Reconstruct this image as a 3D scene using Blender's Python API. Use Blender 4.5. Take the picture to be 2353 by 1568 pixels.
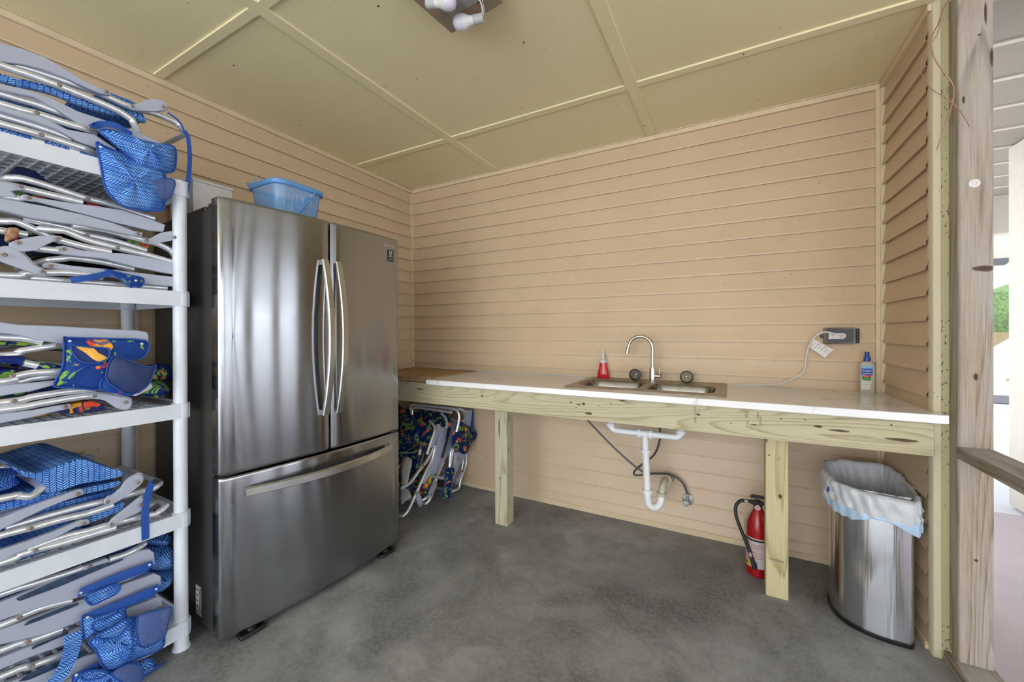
import bpy, bmesh, math, random
from mathutils import Vector, Matrix
R_ = math.radians
random.seed(4)
for o in list(bpy.data.objects): bpy.data.objects.remove(o)
S = bpy.context.scene
COL = S.collection
# ---------------------------------------------------------------- camera
CAM = Vector((2.4708, -2.6776, 1.2379))
YAW, PIT, ROL, FPX = 0.4996, -0.0015, -0.0031, 918.966
fw = Vector((-math.sin(YAW)*math.cos(PIT), math.cos(YAW)*math.cos(PIT), math.sin(PIT)))
rt = Vector((math.cos(YAW), math.sin(YAW), 0)); up = rt.cross(fw)
rt, up = math.cos(ROL)*rt+math.sin(ROL)*up, -math.sin(ROL)*rt+math.cos(ROL)*up
cd = bpy.data.cameras.new('camera'); cam = bpy.data.objects.new('camera', cd); COL.objects.link(cam)
m = Matrix((rt, up, -fw)).transposed().to_4x4(); m.translation = CAM
cam.matrix_world = m
cd.sensor_width = 36; cd.lens = FPX/2353*36; cd.shift_x = -1.465/2353; cd.shift_y = -17.6/2353
cd.clip_start = 0.02
S.camera = cam
# ---------------------------------------------------------------- light
w = bpy.data.worlds.new('sky'); S.world = w; w.use_nodes = True
nt = w.node_tree; bg = nt.nodes['Background']
tc = nt.nodes.new('ShaderNodeTexCoord'); sep = nt.nodes.new('ShaderNodeSeparateXYZ'); rp = nt.nodes.new('ShaderNodeValToRGB')
nt.links.new(tc.outputs['Generated'], sep.inputs[0]); nt.links.new(sep.outputs['Z'], rp.inputs[0]); nt.links.new(rp.outputs[0], bg.inputs[0])
rp.color_ramp.elements[0].position = 0.0; rp.color_ramp.elements[0].color = (1.62, 1.66, 1.72, 1)
rp.color_ramp.elements[1].position = 0.7; rp.color_ramp.elements[1].color = (0.72, 0.85, 1.0, 1)
bg.inputs[1].default_value = 2.2
sd = bpy.data.lights.new('sun', 'SUN'); sd.energy = 4.5; sd.angle = R_(3); sd.color = (1, .95, .87)
sun = bpy.data.objects.new('sun', sd); COL.objects.link(sun)
sun.rotation_euler = Vector((-0.62, 0.25, -0.9)).to_track_quat('-Z', 'Y').to_euler()
S.view_settings.view_transform = 'Standard'; S.view_settings.look = 'None'
S.view_settings.gamma = 1; S.view_settings.use_curve_mapping = False
S.view_settings.exposure = 0.95
# ---------------------------------------------------------------- constants
H, WD, LC, ZO = 2.4956, 3.1538, 0.0991, 0.1258
ZS = 0.9325          # worktop height
# ---------------------------------------------------------------- node helpers
MATS = {}
def newmat(name):
    mt = bpy.data.materials.new(name); mt.use_nodes = True
    return mt, mt.node_tree, mt.node_tree.nodes['Principled BSDF']
def N(nt, t, **k):
    n = nt.nodes.new(t)
    for a, b in k.items(): setattr(n, a, b)
    return n
def LK(nt, a, b): nt.links.new(a, b)
def mathn(nt, op, a, b=None, c=None):
    n = N(nt, 'ShaderNodeMath', operation=op)
    for i, v in enumerate((a, b, c)):
        if v is None: continue
        if hasattr(v, 'links'): LK(nt, v, n.inputs[i])
        else: n.inputs[i].default_value = v
    return n.outputs[0]
def mixc(nt, f, a, b):
    n = N(nt, 'ShaderNodeMix', data_type='RGBA')
    for s, v in ((n.inputs[0], f), (n.inputs[6], a), (n.inputs[7], b)):
        if hasattr(v, 'links'): LK(nt, v, s)
        elif isinstance(v, (int, float)): s.default_value = v
        else: s.default_value = (*v, 1)
    return n.outputs[2]
def ramp(nt, f, *st):
    n = N(nt, 'ShaderNodeValToRGB'); cr = n.color_ramp
    while len(cr.elements) < len(st): cr.elements.new(0.5)
    for e, (p, c) in zip(cr.elements, st):
        e.position = p; e.color = (c, c, c, 1) if isinstance(c, (int, float)) else (*c, 1)
    LK(nt, f, n.inputs[0]); return n.outputs[0]
def coords(nt, scale=(1, 1, 1), loc=(0, 0, 0)):
    t = N(nt, 'ShaderNodeTexCoord'); mp = N(nt, 'ShaderNodeMapping')
    mp.inputs['Scale'].default_value = scale; mp.inputs['Location'].default_value = loc
    LK(nt, t.outputs['Object'], mp.inputs[0]); return mp.outputs[0]
def noise(nt, vec, sc, det=4, rough=.55, dist=0):
    n = N(nt, 'ShaderNodeTexNoise'); n.inputs['Scale'].default_value = sc; n.inputs['Detail'].default_value = det
    n.inputs['Roughness'].default_value = rough; n.inputs['Distortion'].default_value = dist
    LK(nt, vec, n.inputs['Vector']); return n.outputs['Fac']
def bump(nt, bs, h, strength, dist=.002):
    n = N(nt, 'ShaderNodeBump'); n.inputs['Strength'].default_value = strength; n.inputs['Distance'].default_value = dist
    LK(nt, h, n.inputs['Height']); LK(nt, n.outputs[0], bs.inputs['Normal'])
def plain(name, col, rough=.5, metal=0, var=.12, vs=12, bmp=0, bs_=80, spec=.5, col2=None, stretch=(1, 1, 1), **kw):
    """a colour with mottling of its own"""
    if name in MATS: return MATS[name]
    if not metal: col = tuple(c*.82 for c in col); col2 = tuple(c*.82 for c in col2) if col2 else None
    mt, nt, bs = newmat(name); v = coords(nt, stretch)
    c2 = col2 or tuple(c*(1-var) for c in col)
    c1 = col if col2 else tuple(min(1, c*(1+var)) for c in col)
    LK(nt, mixc(nt, ramp(nt, noise(nt, v, vs), (.35, 0), (.65, 1)), c1, c2), bs.inputs['Base Color'])
    bs.inputs['Roughness'].default_value = rough; bs.inputs['Metallic'].default_value = metal
    bs.inputs['Specular IOR Level'].default_value = spec
    for k, x in kw.items(): bs.inputs[k].default_value = x
    if bmp: bump(nt, bs, noise(nt, v, bs_), bmp)
    MATS[name] = mt; return mt
# ---------------------------------------------------------------- materials
def m_siding():
    mt, nt, bs = newmat('siding_vinyl'); v = coords(nt)
    c = mixc(nt, ramp(nt, noise(nt, v, 2.2, 5), (.35, 0), (.7, 1)), (.60, .455, .305), (.55, .415, .275))
    sp = ramp(nt, noise(nt, v, 70, 1, .5), (.79, 0), (.80, 1))
    c = mixc(nt, sp, c, (.16, .10, .055))
    g = mathn(nt, 'MULTIPLY', ramp(nt, noise(nt, v, 9, 6, .7), (.55, 0), (.8, 1)), .25)
    c = mixc(nt, g, c, (.36, .24, .14))
    LK(nt, c, bs.inputs['Base Color']); bs.inputs['Roughness'].default_value = .42
    return mt
def m_rust_siding():
    mt, nt, bs = newmat('siding_vinyl_rust_stained'); v = coords(nt)
    c = mixc(nt, noise(nt, v, 3), (.60, .455, .305), (.56, .43, .29))
    s = N(nt, 'ShaderNodeSeparateXYZ'); t = N(nt, 'ShaderNodeTexCoord'); LK(nt, t.outputs['Object'], s.inputs[0])
    d = mathn(nt, 'ABSOLUTE', mathn(nt, 'SUBTRACT', s.outputs['Z'], .722))
    band = mathn(nt, 'MULTIPLY', ramp(nt, d, (.003, 1), (.013, 0)), ramp(nt, s.outputs['Y'], (0, 0), (1, 0)) if 0 else ramp(nt, noise(nt, v, 22, 5, .7), (.47, 0), (.56, 1)))
    sp = ramp(nt, noise(nt, v, 70, 1, .5), (.79, 0), (.80, 1))
    c = mixc(nt, sp, c, (.16, .10, .055))
    yr = mathn(nt, 'MULTIPLY', mathn(nt, 'GREATER_THAN', s.outputs['Y'], -2.4), mathn(nt, 'LESS_THAN', s.outputs['Y'], -2.0))
    c = mixc(nt, mathn(nt, 'MULTIPLY', band, yr), c, (.30, .10, .02))
    LK(nt, c, bs.inputs['Base Color']); bs.inputs['Roughness'].default_value = .42; return mt
def m_concrete():
    mt, nt, bs = newmat('concrete_floor'); v = coords(nt)
    a = noise(nt, v, 1.6, 8, .62, .4); b = noise(nt, v, 7, 8, .7, .6); c_ = noise(nt, v, 60, 4, .7)
    c = mixc(nt, ramp(nt, a, (.34, 0), (.66, 1)), (.11, .115, .122), (.38, .39, .40))
    c = mixc(nt, mathn(nt, 'MULTIPLY', ramp(nt, b, (.36, 1), (.56, 0)), .5), c, (.085, .087, .092))
    c = mixc(nt, mathn(nt, 'MULTIPLY', ramp(nt, c_, (.42, 0), (.62, 1)), .4), c, (.38, .37, .36))
    sp = ramp(nt, noise(nt, v, 140, 1, .5), (.76, 0), (.79, 1)); c = mixc(nt, sp, c, (.7, .68, .64))
    st = ramp(nt, noise(nt, v, 26, 2, .5), (.755, 0), (.785, 1)); c = mixc(nt, st, c, (.05, .05, .05))
    LK(nt, c, bs.inputs['Base Color'])
    LK(nt, ramp(nt, b, (.3, .42), (.7, .68)), bs.inputs['Roughness'])
    bump(nt, bs, mathn(nt, 'ADD', b, mathn(nt, 'MULTIPLY', c_, .5)), .25, .004); return mt
def m_ceiling():
    mt, nt, bs = newmat('ceiling_paint'); v = coords(nt)
    c = mixc(nt, noise(nt, v, 1.4, 4), (.78, .715, .46), (.73, .665, .415))
    g = ramp(nt, noise(nt, coords(nt, (3, 40, 1)), 3, 5), (.55, 0), (.8, 1)); c = mixc(nt, mathn(nt, 'MULTIPLY', g, .18), c, (.44, .38, .24))
    sp = ramp(nt, noise(nt, v, 34, 1, .5), (.79, 0), (.80, 1)); c = mixc(nt, sp, c, (.10, .07, .035))
    LK(nt, c, bs.inputs['Base Color']); bs.inputs['Roughness'].default_value = .6
    bump(nt, bs, noise(nt, coords(nt, (4, 60, 1)), 5), .15, .001); return mt
def m_wood(name, c1, c2, axis=0, rings=9, knots=(), extra=None, rough=.65, grey=None, dist=5.0, stamp=None):
    """long-grain lumber; knots: (x,y,z, ra, rb) in object space, ra along the grain"""
    mt, nt, bs = newmat(name); c1 = tuple(c*.84 for c in c1); c2 = tuple(c*.8 for c in c2); grey = tuple(c*.84 for c in grey) if grey else None
    sc = [1, 1, 1]; sc[axis] = .07
    v = coords(nt, tuple(.42 if i == axis else 5.5 for i in range(3)), (rings*.37, rings*.11, rings*.23))
    n_ = N(nt, 'ShaderNodeTexNoise'); n_.inputs['Scale'].default_value = 1.0; n_.inputs['Detail'].default_value = 1.3; n_.inputs['Roughness'].default_value = .4
    n_.inputs['Distortion'].default_value = .25; LK(nt, v, n_.inputs['Vector'])
    q = mathn(nt, 'ADD', mathn(nt, 'MULTIPLY', n_.outputs['Fac'], rings*4.2), mathn(nt, 'MULTIPLY', noise(nt, coords(nt, tuple(2 if i == axis else 60 for i in range(3))), 1.0, 3, .6), .55))
    fr_ = mathn(nt, 'FRACT', q)
    fine = noise(nt, coords(nt, tuple(3 if i == axis else 110 for i in range(3))), 2.0, 5, .7)
    msk = noise(nt, coords(nt, tuple(1.1 if i == axis else 8 for i in range(3))), 1.5, 2)
    f = mathn(nt, 'ADD', mathn(nt, 'MULTIPLY', ramp(nt, fr_, (.0, .05), (.62, .22), (.90, 1), (1.0, .05)), mathn(nt, 'MULTIPLY', msk, 1.15)), mathn(nt, 'MULTIPLY', ramp(nt, fine, (.35, 0), (.65, 1)), .50 if grey else .30))
    c = mixc(nt, f, c1, c2)
    if grey: c = mixc(nt, ramp(nt, noise(nt, coords(nt, tuple(.8 if i == axis else 6 for i in range(3))), 3, 4), (.40, 0), (.66, .6)), c, grey)
    t = N(nt, 'ShaderNodeTexCoord')
    for (x, y, z, ra, rb) in knots:
        mp = N(nt, 'ShaderNodeMapping'); s = [1/rb]*3; s[axis] = 1/ra
        mp.inputs['Scale'].default_value = s; mp.inputs['Location'].default_value = (-x*s[0], -y*s[1], -z*s[2])
        LK(nt, t.outputs['Object'], mp.inputs[0])
        ln = N(nt, 'ShaderNodeVectorMath', operation='LENGTH')
        nz = N(nt, 'ShaderNodeTexNoise'); nz.inputs['Scale'].default_value = 1.2; LK(nt, mp.outputs[0], nz.inputs[0])
        LK(nt, mp.outputs[0], ln.inputs[0])
        d = mathn(nt, 'ADD', ln.outputs['Value'], mathn(nt, 'MULTIPLY', nz.outputs['Fac'], .6))
        c = mixc(nt, ramp(nt, d, (.5, .95), (1.0, .8), (1.4, .0)), c, (.055, .024, .010))
    LK(nt, c, bs.inputs['Base Color']); bs.inputs['Roughness'].default_value = rough; bs.inputs['Specular IOR Level'].default_value = .3
    bump(nt, bs, f, .35, .0015); return mt
def m_brushed(name, col, rough=.22, axis='Z', aniso=.75, smear=True, rot=0.25, ridge=0):
    mt, nt, bs = newmat(name); v = coords(nt, (1, 1, 1))
    bs.inputs['Metallic'].default_value = 1
    LK(nt, mixc(nt, noise(nt, coords(nt, (3, 3, 220)), 3, 3), col, tuple(x*.86 for x in col)), bs.inputs['Base Color'])
    LK(nt, ramp(nt, noise(nt, v, 4, 5), (.3, rough*.85), (.7, rough*1.25)), bs.inputs['Roughness'])
    bs.inputs['Anisotropic'].default_value = aniso
    tg = N(nt, 'ShaderNodeTangent', direction_type='RADIAL', axis=axis); LK(nt, tg.outputs[0], bs.inputs['Tangent'])
    bs.inputs['Anisotropic Rotation'].default_value = rot
    bump(nt, bs, noise(nt, coords(nt, (22, 22, .9) if ridge else (3, 3, .7)), 2.2, 1 if not ridge else 2), .5 if ridge else .05, .004 if ridge else .010)
    return mt
def m_herring(name, ax=1):
    mt, nt, bs = newmat(name)
    t = N(nt, 'ShaderNodeTexCoord'); nz = N(nt, 'ShaderNodeTexNoise'); nz.inputs['Scale'].default_value = 9
    LK(nt, t.outputs['Object'], nz.inputs[0])
    mx = N(nt, 'ShaderNodeVectorMath', operation='MULTIPLY_ADD'); LK(nt, nz.outputs['Color'], mx.inputs[0])
    mx.inputs[1].default_value = (.016, .016, .016); LK(nt, t.outputs['Object'], mx.inputs[2])
    s = N(nt, 'ShaderNodeSeparateXYZ'); LK(nt, mx.outputs[0], s.inputs[0])
    if ax == 1: u = s.outputs['Y']; vv = mathn(nt, 'ADD', s.outputs['Z'], s.outputs['X'])
    else: u = mathn(nt, 'ADD', s.outputs['Z'], mathn(nt, 'MULTIPLY', s.outputs['X'], .5)); vv = s.outputs['Y']
    q = mathn(nt, 'DIVIDE', u, .0145); k = mathn(nt, 'FLOOR', q); f = mathn(nt, 'FRACT', q)
    par = mathn(nt, 'SUBTRACT', mathn(nt, 'MULTIPLY', mathn(nt, 'FLOORED_MODULO', k, 2.0), 2), 1)
    ph = mathn(nt, 'ADD', mathn(nt, 'DIVIDE', vv, .0072), mathn(nt, 'MULTIPLY', mathn(nt, 'MULTIPLY', par, f), 1.5))
    st = mathn(nt, 'MULTIPLY_ADD', mathn(nt, 'SINE', mathn(nt, 'MULTIPLY', ph, 6.283)), .5, .5)
    big = noise(nt, t.outputs['Object'], 16, 3)
    lt = mathn(nt, 'MULTIPLY', ramp(nt, st, (.35, 0), (.65, 1)), ramp(nt, big, (.32, .25), (.6, 1.0)))
    c = mixc(nt, lt, (.010, .085, .44), (.28, .55, .92))
    line = ramp(nt, mathn(nt, 'ABSOLUTE', mathn(nt, 'SUBTRACT', f, .5)), (.42, 0), (.46, 1))
    c = mixc(nt, line, c, (.012, .04, .20))
    LK(nt, c, bs.inputs['Base Color']); bs.inputs['Roughness'].default_value = .75; bs.inputs['Specular IOR Level'].default_value = .2
    bump(nt, bs, mathn(nt, 'ADD', st, mathn(nt, 'MULTIPLY', big, 4)), .4, .003); return mt
def m_tropic(name, seed=0, g=.5, base=(.008, .022, .15), red=.60):
    mt, nt, bs = newmat(name); v = coords(nt, (1, 1, 1), (seed, seed*2, seed*3))
    c = base
    n1 = noise(nt, v, 15, 3, .55, 1.6); n2 = noise(nt, coords(nt, (1, 1, 1), (seed+5, 3, 1)), 15, 1.5, .5, 1.0)
    wv = N(nt, 'ShaderNodeTexWave'); wv.inputs['Scale'].default_value = 38; wv.inputs['Distortion'].default_value = 5; LK(nt, v, wv.inputs[0])
    leaf = mathn(nt, 'MULTIPLY', ramp(nt, n1, (g+.03, 0), (g+.05, 1)), ramp(nt, wv.outputs['Fac'], (.30, 0), (.42, 1)))
    c = mixc(nt, leaf, c, mixc(nt, noise(nt, v, 30, 2), (.10, .30, .06), (.36, .58, .06)))
    fl = mathn(nt, 'MULTIPLY', ramp(nt, n2, (red, 0), (red+.02, 1)), ramp(nt, wv.outputs['Fac'], (.35, 1), (.6, .2)))
    c = mixc(nt, fl, c, mixc(nt, ramp(nt, noise(nt, v, 18, 1), (.45, 0), (.55, 1)), (.95, .45, .04), (.85, .08, .03)))
    LK(nt, c, bs.inputs['Base Color']); bs.inputs['Roughness'].default_value = .75; bs.inputs['Specular IOR Level'].default_value = .2
    bump(nt, bs, noise(nt, v, 14, 3), .3, .006); return mt
def m_marble():
    mt, nt, bs = newmat('white_marble_laminate'); v = coords(nt)
    n = noise(nt, v, 1.7, 6, .55, 1.6)
    vein = ramp(nt, mathn(nt, 'ABSOLUTE', mathn(nt, 'SUBTRACT', n, .5)), (.0, 1), (.012, .35), (.03, 0))
    msk = ramp(nt, noise(nt, v, 3, 2), (.45, 0), (.65, 1))
    c = mixc(nt, mathn(nt, 'MULTIPLY', vein, mathn(nt, 'MULTIPLY', msk, .55)), (.82, .82, .83), (.36, .32, .28))
    LK(nt, c, bs.inputs['Base Color']); bs.inputs['Roughness'].default_value = .13; return mt
def m_speckle(name, c1, c2, dens=.66, sc=60, stretch=(1, 1, .5)):
    mt, nt, bs = newmat(name); v = coords(nt, stretch)
    f = ramp(nt, mathn(nt, 'ADD', mathn(nt, 'MULTIPLY', noise(nt, v, sc, 3, .6), .75), mathn(nt, 'MULTIPLY', noise(nt, v, 6, 2), .25)), (dens-.02, 0), (dens+.015, 1))
    LK(nt, mixc(nt, f, mixc(nt, noise(nt, v, 5), c1, tuple(x*.86 for x in c1)), c2), bs.inputs['Base Color'])
    bs.inputs['Roughness'].default_value = .6; return mt
def m_see(name, col, alpha, rough=.3, trans=0):
    mt, nt, bs = newmat(name); bs.inputs['Base Color'].default_value = (*col, 1); bs.inputs['Alpha'].default_value = alpha
    LK(nt, mixc(nt, noise(nt, coords(nt), 8), col, tuple(x*.85 for x in col)), bs.inputs['Base Color'])
    bs.inputs['Roughness'].default_value = rough; bs.inputs['Transmission Weight'].default_value = trans; return mt
M = {}
M['siding'] = m_siding(); M['siding_rust'] = m_rust_siding(); M['concrete'] = m_concrete(); M['ceiling'] = m_ceiling()
M['trim'] = plain('cream_trim', (.74, .62, .40), .4, var=.05)
M['trimc'] = plain('cream_crown_trim', (.76, .62, .42), .4, var=.05)
M['specktrim'] = m_speckle('cream_trim_speckled', (.60, .54, .38), (.05, .045, .03), .655, 90)
M['mold'] = m_speckle('mildewed_yellow_board', (.47, .44, .25), (.03, .03, .025), .60, 120)
M['vinylcorner'] = m_speckle('vinyl_corner', (.62, .56, .40), (.10, .08, .05), .68, 130)
M['white_plastic'] = plain('grey_white_shelf_plastic', (.78, .83, .92), .38, var=.04, bmp=.05)
M['arm'] = plain('lavender_grey_arm_plastic', (.48, .52, .65), .33, var=.05, vs=5)
M['slot'] = plain('arm_recess_shade_navy', (.03, .06, .12), .35, var=.5, vs=60)  # dark of the arm's recess put into the colour of a flat panel
M['alu'] = plain('aluminium_tube', (.80, .84, .90), .32, metal=.62, var=.10, vs=40, col2=(.68, .70, .73))
M['galv'] = plain('galvanised_steel', (.42, .43, .42), .5, metal=.6, var=.2)
M['rivet'] = plain('rusty_rivet', (.20, .12, .09), .6, metal=.4, var=.5, vs=200, col2=(.30, .27, .25))
M['rust'] = plain('rusty_steel', (.30, .11, .04), .8, var=.5, vs=60, col2=(.50, .34, .24))
M['wrivet'] = plain('white_snap', (.85, .85, .88), .3)
M['herry'] = m_herring('blue_herringbone_weave', 1); M['herrz'] = m_herring('blue_herringbone_cloth', 2)
M['trop'] = m_tropic('tropical_print_a', 0, .5); M['trop2'] = m_tropic('tropical_print_leafy', 3.3, .52, (.006, .02, .10), .585)
M['tropred'] = m_tropic('tropical_print_red', 7.1, .49, (.02, .03, .13), .50); M['tropd'] = m_tropic('tropical_print_dark', 1.7, .54, (.004, .01, .05), .60)
mt_, nt_, bs_2 = newmat('orange_tiger_print'); v_ = coords(nt_, (1, 1, 1))
w_ = N(nt_, 'ShaderNodeTexWave', bands_direction='DIAGONAL'); w_.inputs['Scale'].default_value = 9; w_.inputs['Distortion'].default_value = 2.5; LK(nt_, v_, w_.inputs[0])
LK(nt_, mixc(nt_, ramp(nt_, w_.outputs['Fac'], (.5, 0), (.56, 1)), (.012, .03, .16), mixc(nt_, noise(nt_, v_, 25), (.95, .30, .03), (.95, .72, .12))), bs_2.inputs['Base Color']); bs_2.inputs['Roughness'].default_value = .75
M['tiger'] = mt_; M['tropblue'] = m_tropic('tropical_print_on_blue', 4.4, .56, (.012, .05, .26), .64)
M['darksteel'] = plain('dark_strainer_steel', (.20, .19, .17), .3, metal=1, var=.3, vs=200)
M['band'] = plain('royal_blue_webbing', (.012, .085, .42), .7, var=.1, vs=90)
M['mesh'] = m_see('blue_mesh_pocket', (.10, .16, .42), .55, .6); M['meshdark'] = m_see('navy_mesh_pocket', (.02, .05, .18), .7, .5)
M['steel'] = m_brushed('brushed_stainless', (.37, .385, .415), .165, aniso=1.0)
M['handle'] = m_brushed('satin_handle', (.62, .62, .61), .26, aniso=.5)
M['body'] = plain('dark_grey_cabinet', (.055, .054, .052), .42, metal=.3, var=.06)
M['black'] = plain('black_plastic', (.012, .012, .013), .35)
M['doorside'] = plain('chrome_door_side', (.5, .5, .49), .16, metal=1, var=.2, vs=9)
M['marble'] = m_marble()
M['sink'] = plain('stainless_sink', (.30, .29, .275), .27, metal=1, var=.12, vs=30)
M['sinkdeck'] = plain('stainless_sink_deck_dull', (.40, .355, .30), .42, metal=.85, var=.15, vs=9)
M['nickel'] = plain('brushed_nickel', (.58, .55, .51), .28, metal=1, var=.05)
M['pvc'] = plain('white_pvc', (.96, .97, .99), .3, var=.04)
M['pvcold'] = plain('yellowed_pvc', (.62, .56, .46), .5, var=.15, vs=30)
M['hose'] = plain('braided_hose', (.10, .10, .10), .4, metal=.5, var=.5, vs=900)
M['rubber'] = plain('black_rubber', (.015, .015, .017), .5)
M['red'] = plain('red_enamel', (.42, .008, .012), .25, var=.25, vs=25)
M['label'] = plain('pale_label', (.62, .58, .58), .5, var=.12, vs=40)
M['labelpink'] = plain('pink_label_print', (.62, .30, .28), .5, var=.2, vs=160)
M['yellow'] = plain('yellow_label', (.80, .72, .03), .5)
M['ink'] = plain('black_ink', (.02, .02, .02), .6); M['inkgrey'] = plain('faded_ink', (.14, .13, .11), .7)
M['bluebasket'] = m_see('translucent_blue_plastic', (.16, .36, .66), .72, .3)
M['bluerim'] = plain('blue_plastic_rim', (.13, .34, .70), .35, var=.05)
M['foam'] = plain('white_box_board', (.80, .79, .76), .7)
M['can'] = m_brushed('brushed_can_steel', (.70, .71, .76), .2, aniso=.9, ridge=1)
M['bag'] = plain('white_bag_film', (.72, .75, .80), .28, var=.05, bmp=.9, bs_=34, stretch=(1.6, 1.6, .5), Alpha=.90)
M['bagblue'] = plain('pale_blue_bag_band', (.50, .68, .90), .35, var=.08, bmp=.5, bs_=30)
M['blue'] = plain('royal_blue_plastic', (.012, .07, .42), .35)
M['clearliq'] = m_see('clear_bottle', (.70, .68, .60), .62, .12); M['redliq'] = m_see('red_soap', (.62, .01, .02), .93, .08)
M['clearcap'] = m_see('clear_pump', (.82, .84, .86), .55, .15); M['offwhite'] = plain('off_white_plastic', (.82, .80, .76), .4, var=.03)
M['smoke'] = m_see('smoked_cover', (.16, .14, .11), .55, .1); M['plate'] = plain('slate_cover_plate', (.055, .065, .085), .45)
M['hingegrey'] = plain('taupe_cover_plastic', (.20, .17, .13), .35)
M['cord'] = plain('white_cord', (.80, .78, .74), .45, var=.03)
M['bulb'] = plain('lavender_bulb_glass', (.70, .69, .82), .28, var=.02)
M['bulbbase'] = plain('white_bulb_collar', (.80, .82, .80), .4, var=.03); M['socket'] = plain('grey_socket', (.50, .52, .51), .5, var=.03)
M['rustbox'] = plain('rusted_box', (.26, .21, .18), .8, var=.4, vs=16, col2=(.38, .27, .17), bmp=.4)
M['copper'] = plain('copper_wire', (.40, .24, .17), .45, metal=.6)
M['paver'] = plain('pink_paver', (.50, .40, .41), .8, var=.08, vs=3)
M['pale'] = plain('pale_concrete', (.74, .74, .76), .8, var=.06, vs=2)
M['soffitw'] = m_wood('grey_soffit_board', (.25, .22, .185), (.19, .17, .14), 0, 8)
M['beige'] = plain('beige_column', (.50, .46, .40), .7, var=.05)
M['screen'] = m_see('insect_screen', (.36, .36, .38), .28, .8)
M['galvdark'] = plain('dark_asphalt', (.06, .065, .08), .8); M['ochre'] = plain('ochre_rail', (.26, .20, .09), .7); M['whitewood'] = plain('white_stringer', (.85, .85, .85), .6); M['green'] = plain('green_foliage', (.12, .22, .06), .9, var=.6, vs=20)
KB = [(1.772,0,.852,.012,.012),(1.80,0,.803,.028,.010),(1.745,0,.846,.016,.006),(1.70,0,.856,.006,.009),(1.12,0,.848,.012,.009),(1.215,0,.846,.01,.003),
 (.62,0,.858,.05,.006),(.80,0,.85,.010,.003),(2.335,0,.848,.012,.008),(2.79,0,.842,.022,.009),(2.86,0,.832,.05,.007),(3.05,0,.818,.07,.009),(2.47,0,.82,.004,.004),
 (2.66,0,.862,.005,.005),(2.745,0,.866,.005,.004),(1.98,0,.885,.022,.006),(2.56,0,.825,.018,.003),(1.60,0,.88,.004,.004),(1.35,0,.84,.004,.004),(3.02,0,.873,.005,.005),(1.92,0,.868,.008,.003),(1.86,0,.85,.005,.003),(1.14,0,.80,.004,.004),(1.73,0,.83,.005,.004)]
KB = [(x-1.8, 0, z-.83, a, b) for x, y, z, a, b in KB]
M['beam'] = m_wood('treated_beam', (.68, .63, .43), (.36, .29, .15), 0, 9, KB, dist=7)
M['post1'] = m_wood('treated_post_a', (.66, .62, .45), (.36, .30, .17), 2, 5, [(-.01, -.045, .30, .012, .006), (-.012, -.045, .62, .10, .006)])
M['post2'] = m_wood('treated_post_b', (.72, .65, .40), (.42, .32, .13), 2, 3.2, [(.013, -.045, .475, .016, .011), (-.03, -.045, .66, .007, .005), (.005, -.045, .645, .004, .004), (-.04, -.045, .73, .02, .004), (.01, -.045, .655, .004, .003)])
M['plank'] = m_wood('brown_plank', (.58, .38, .20), (.26, .14, .07), 1, 4)
M['old'] = m_wood('weathered_post', (.56, .46, .36), (.19, .13, .08), 2, 4, [(.02, -.045, 1.46, .016, .04), (.04, -.045, 2.2, .05, .006), (.01, -.045, 2.29, .006, .006), (.0, -.045, .42, .008, .008), (.0, -.045, 1.075, .02, .009), (-.03, -.045, 2.07, .02, .006), (.025, -.045, 2.36, .06, .005)], grey=(.50, .48, .46), dist=4)
M['oldrail'] = m_wood('weathered_rail', (.50, .46, .40), (.20, .13, .07), 1, 5, grey=(.46, .43, .41))
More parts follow.
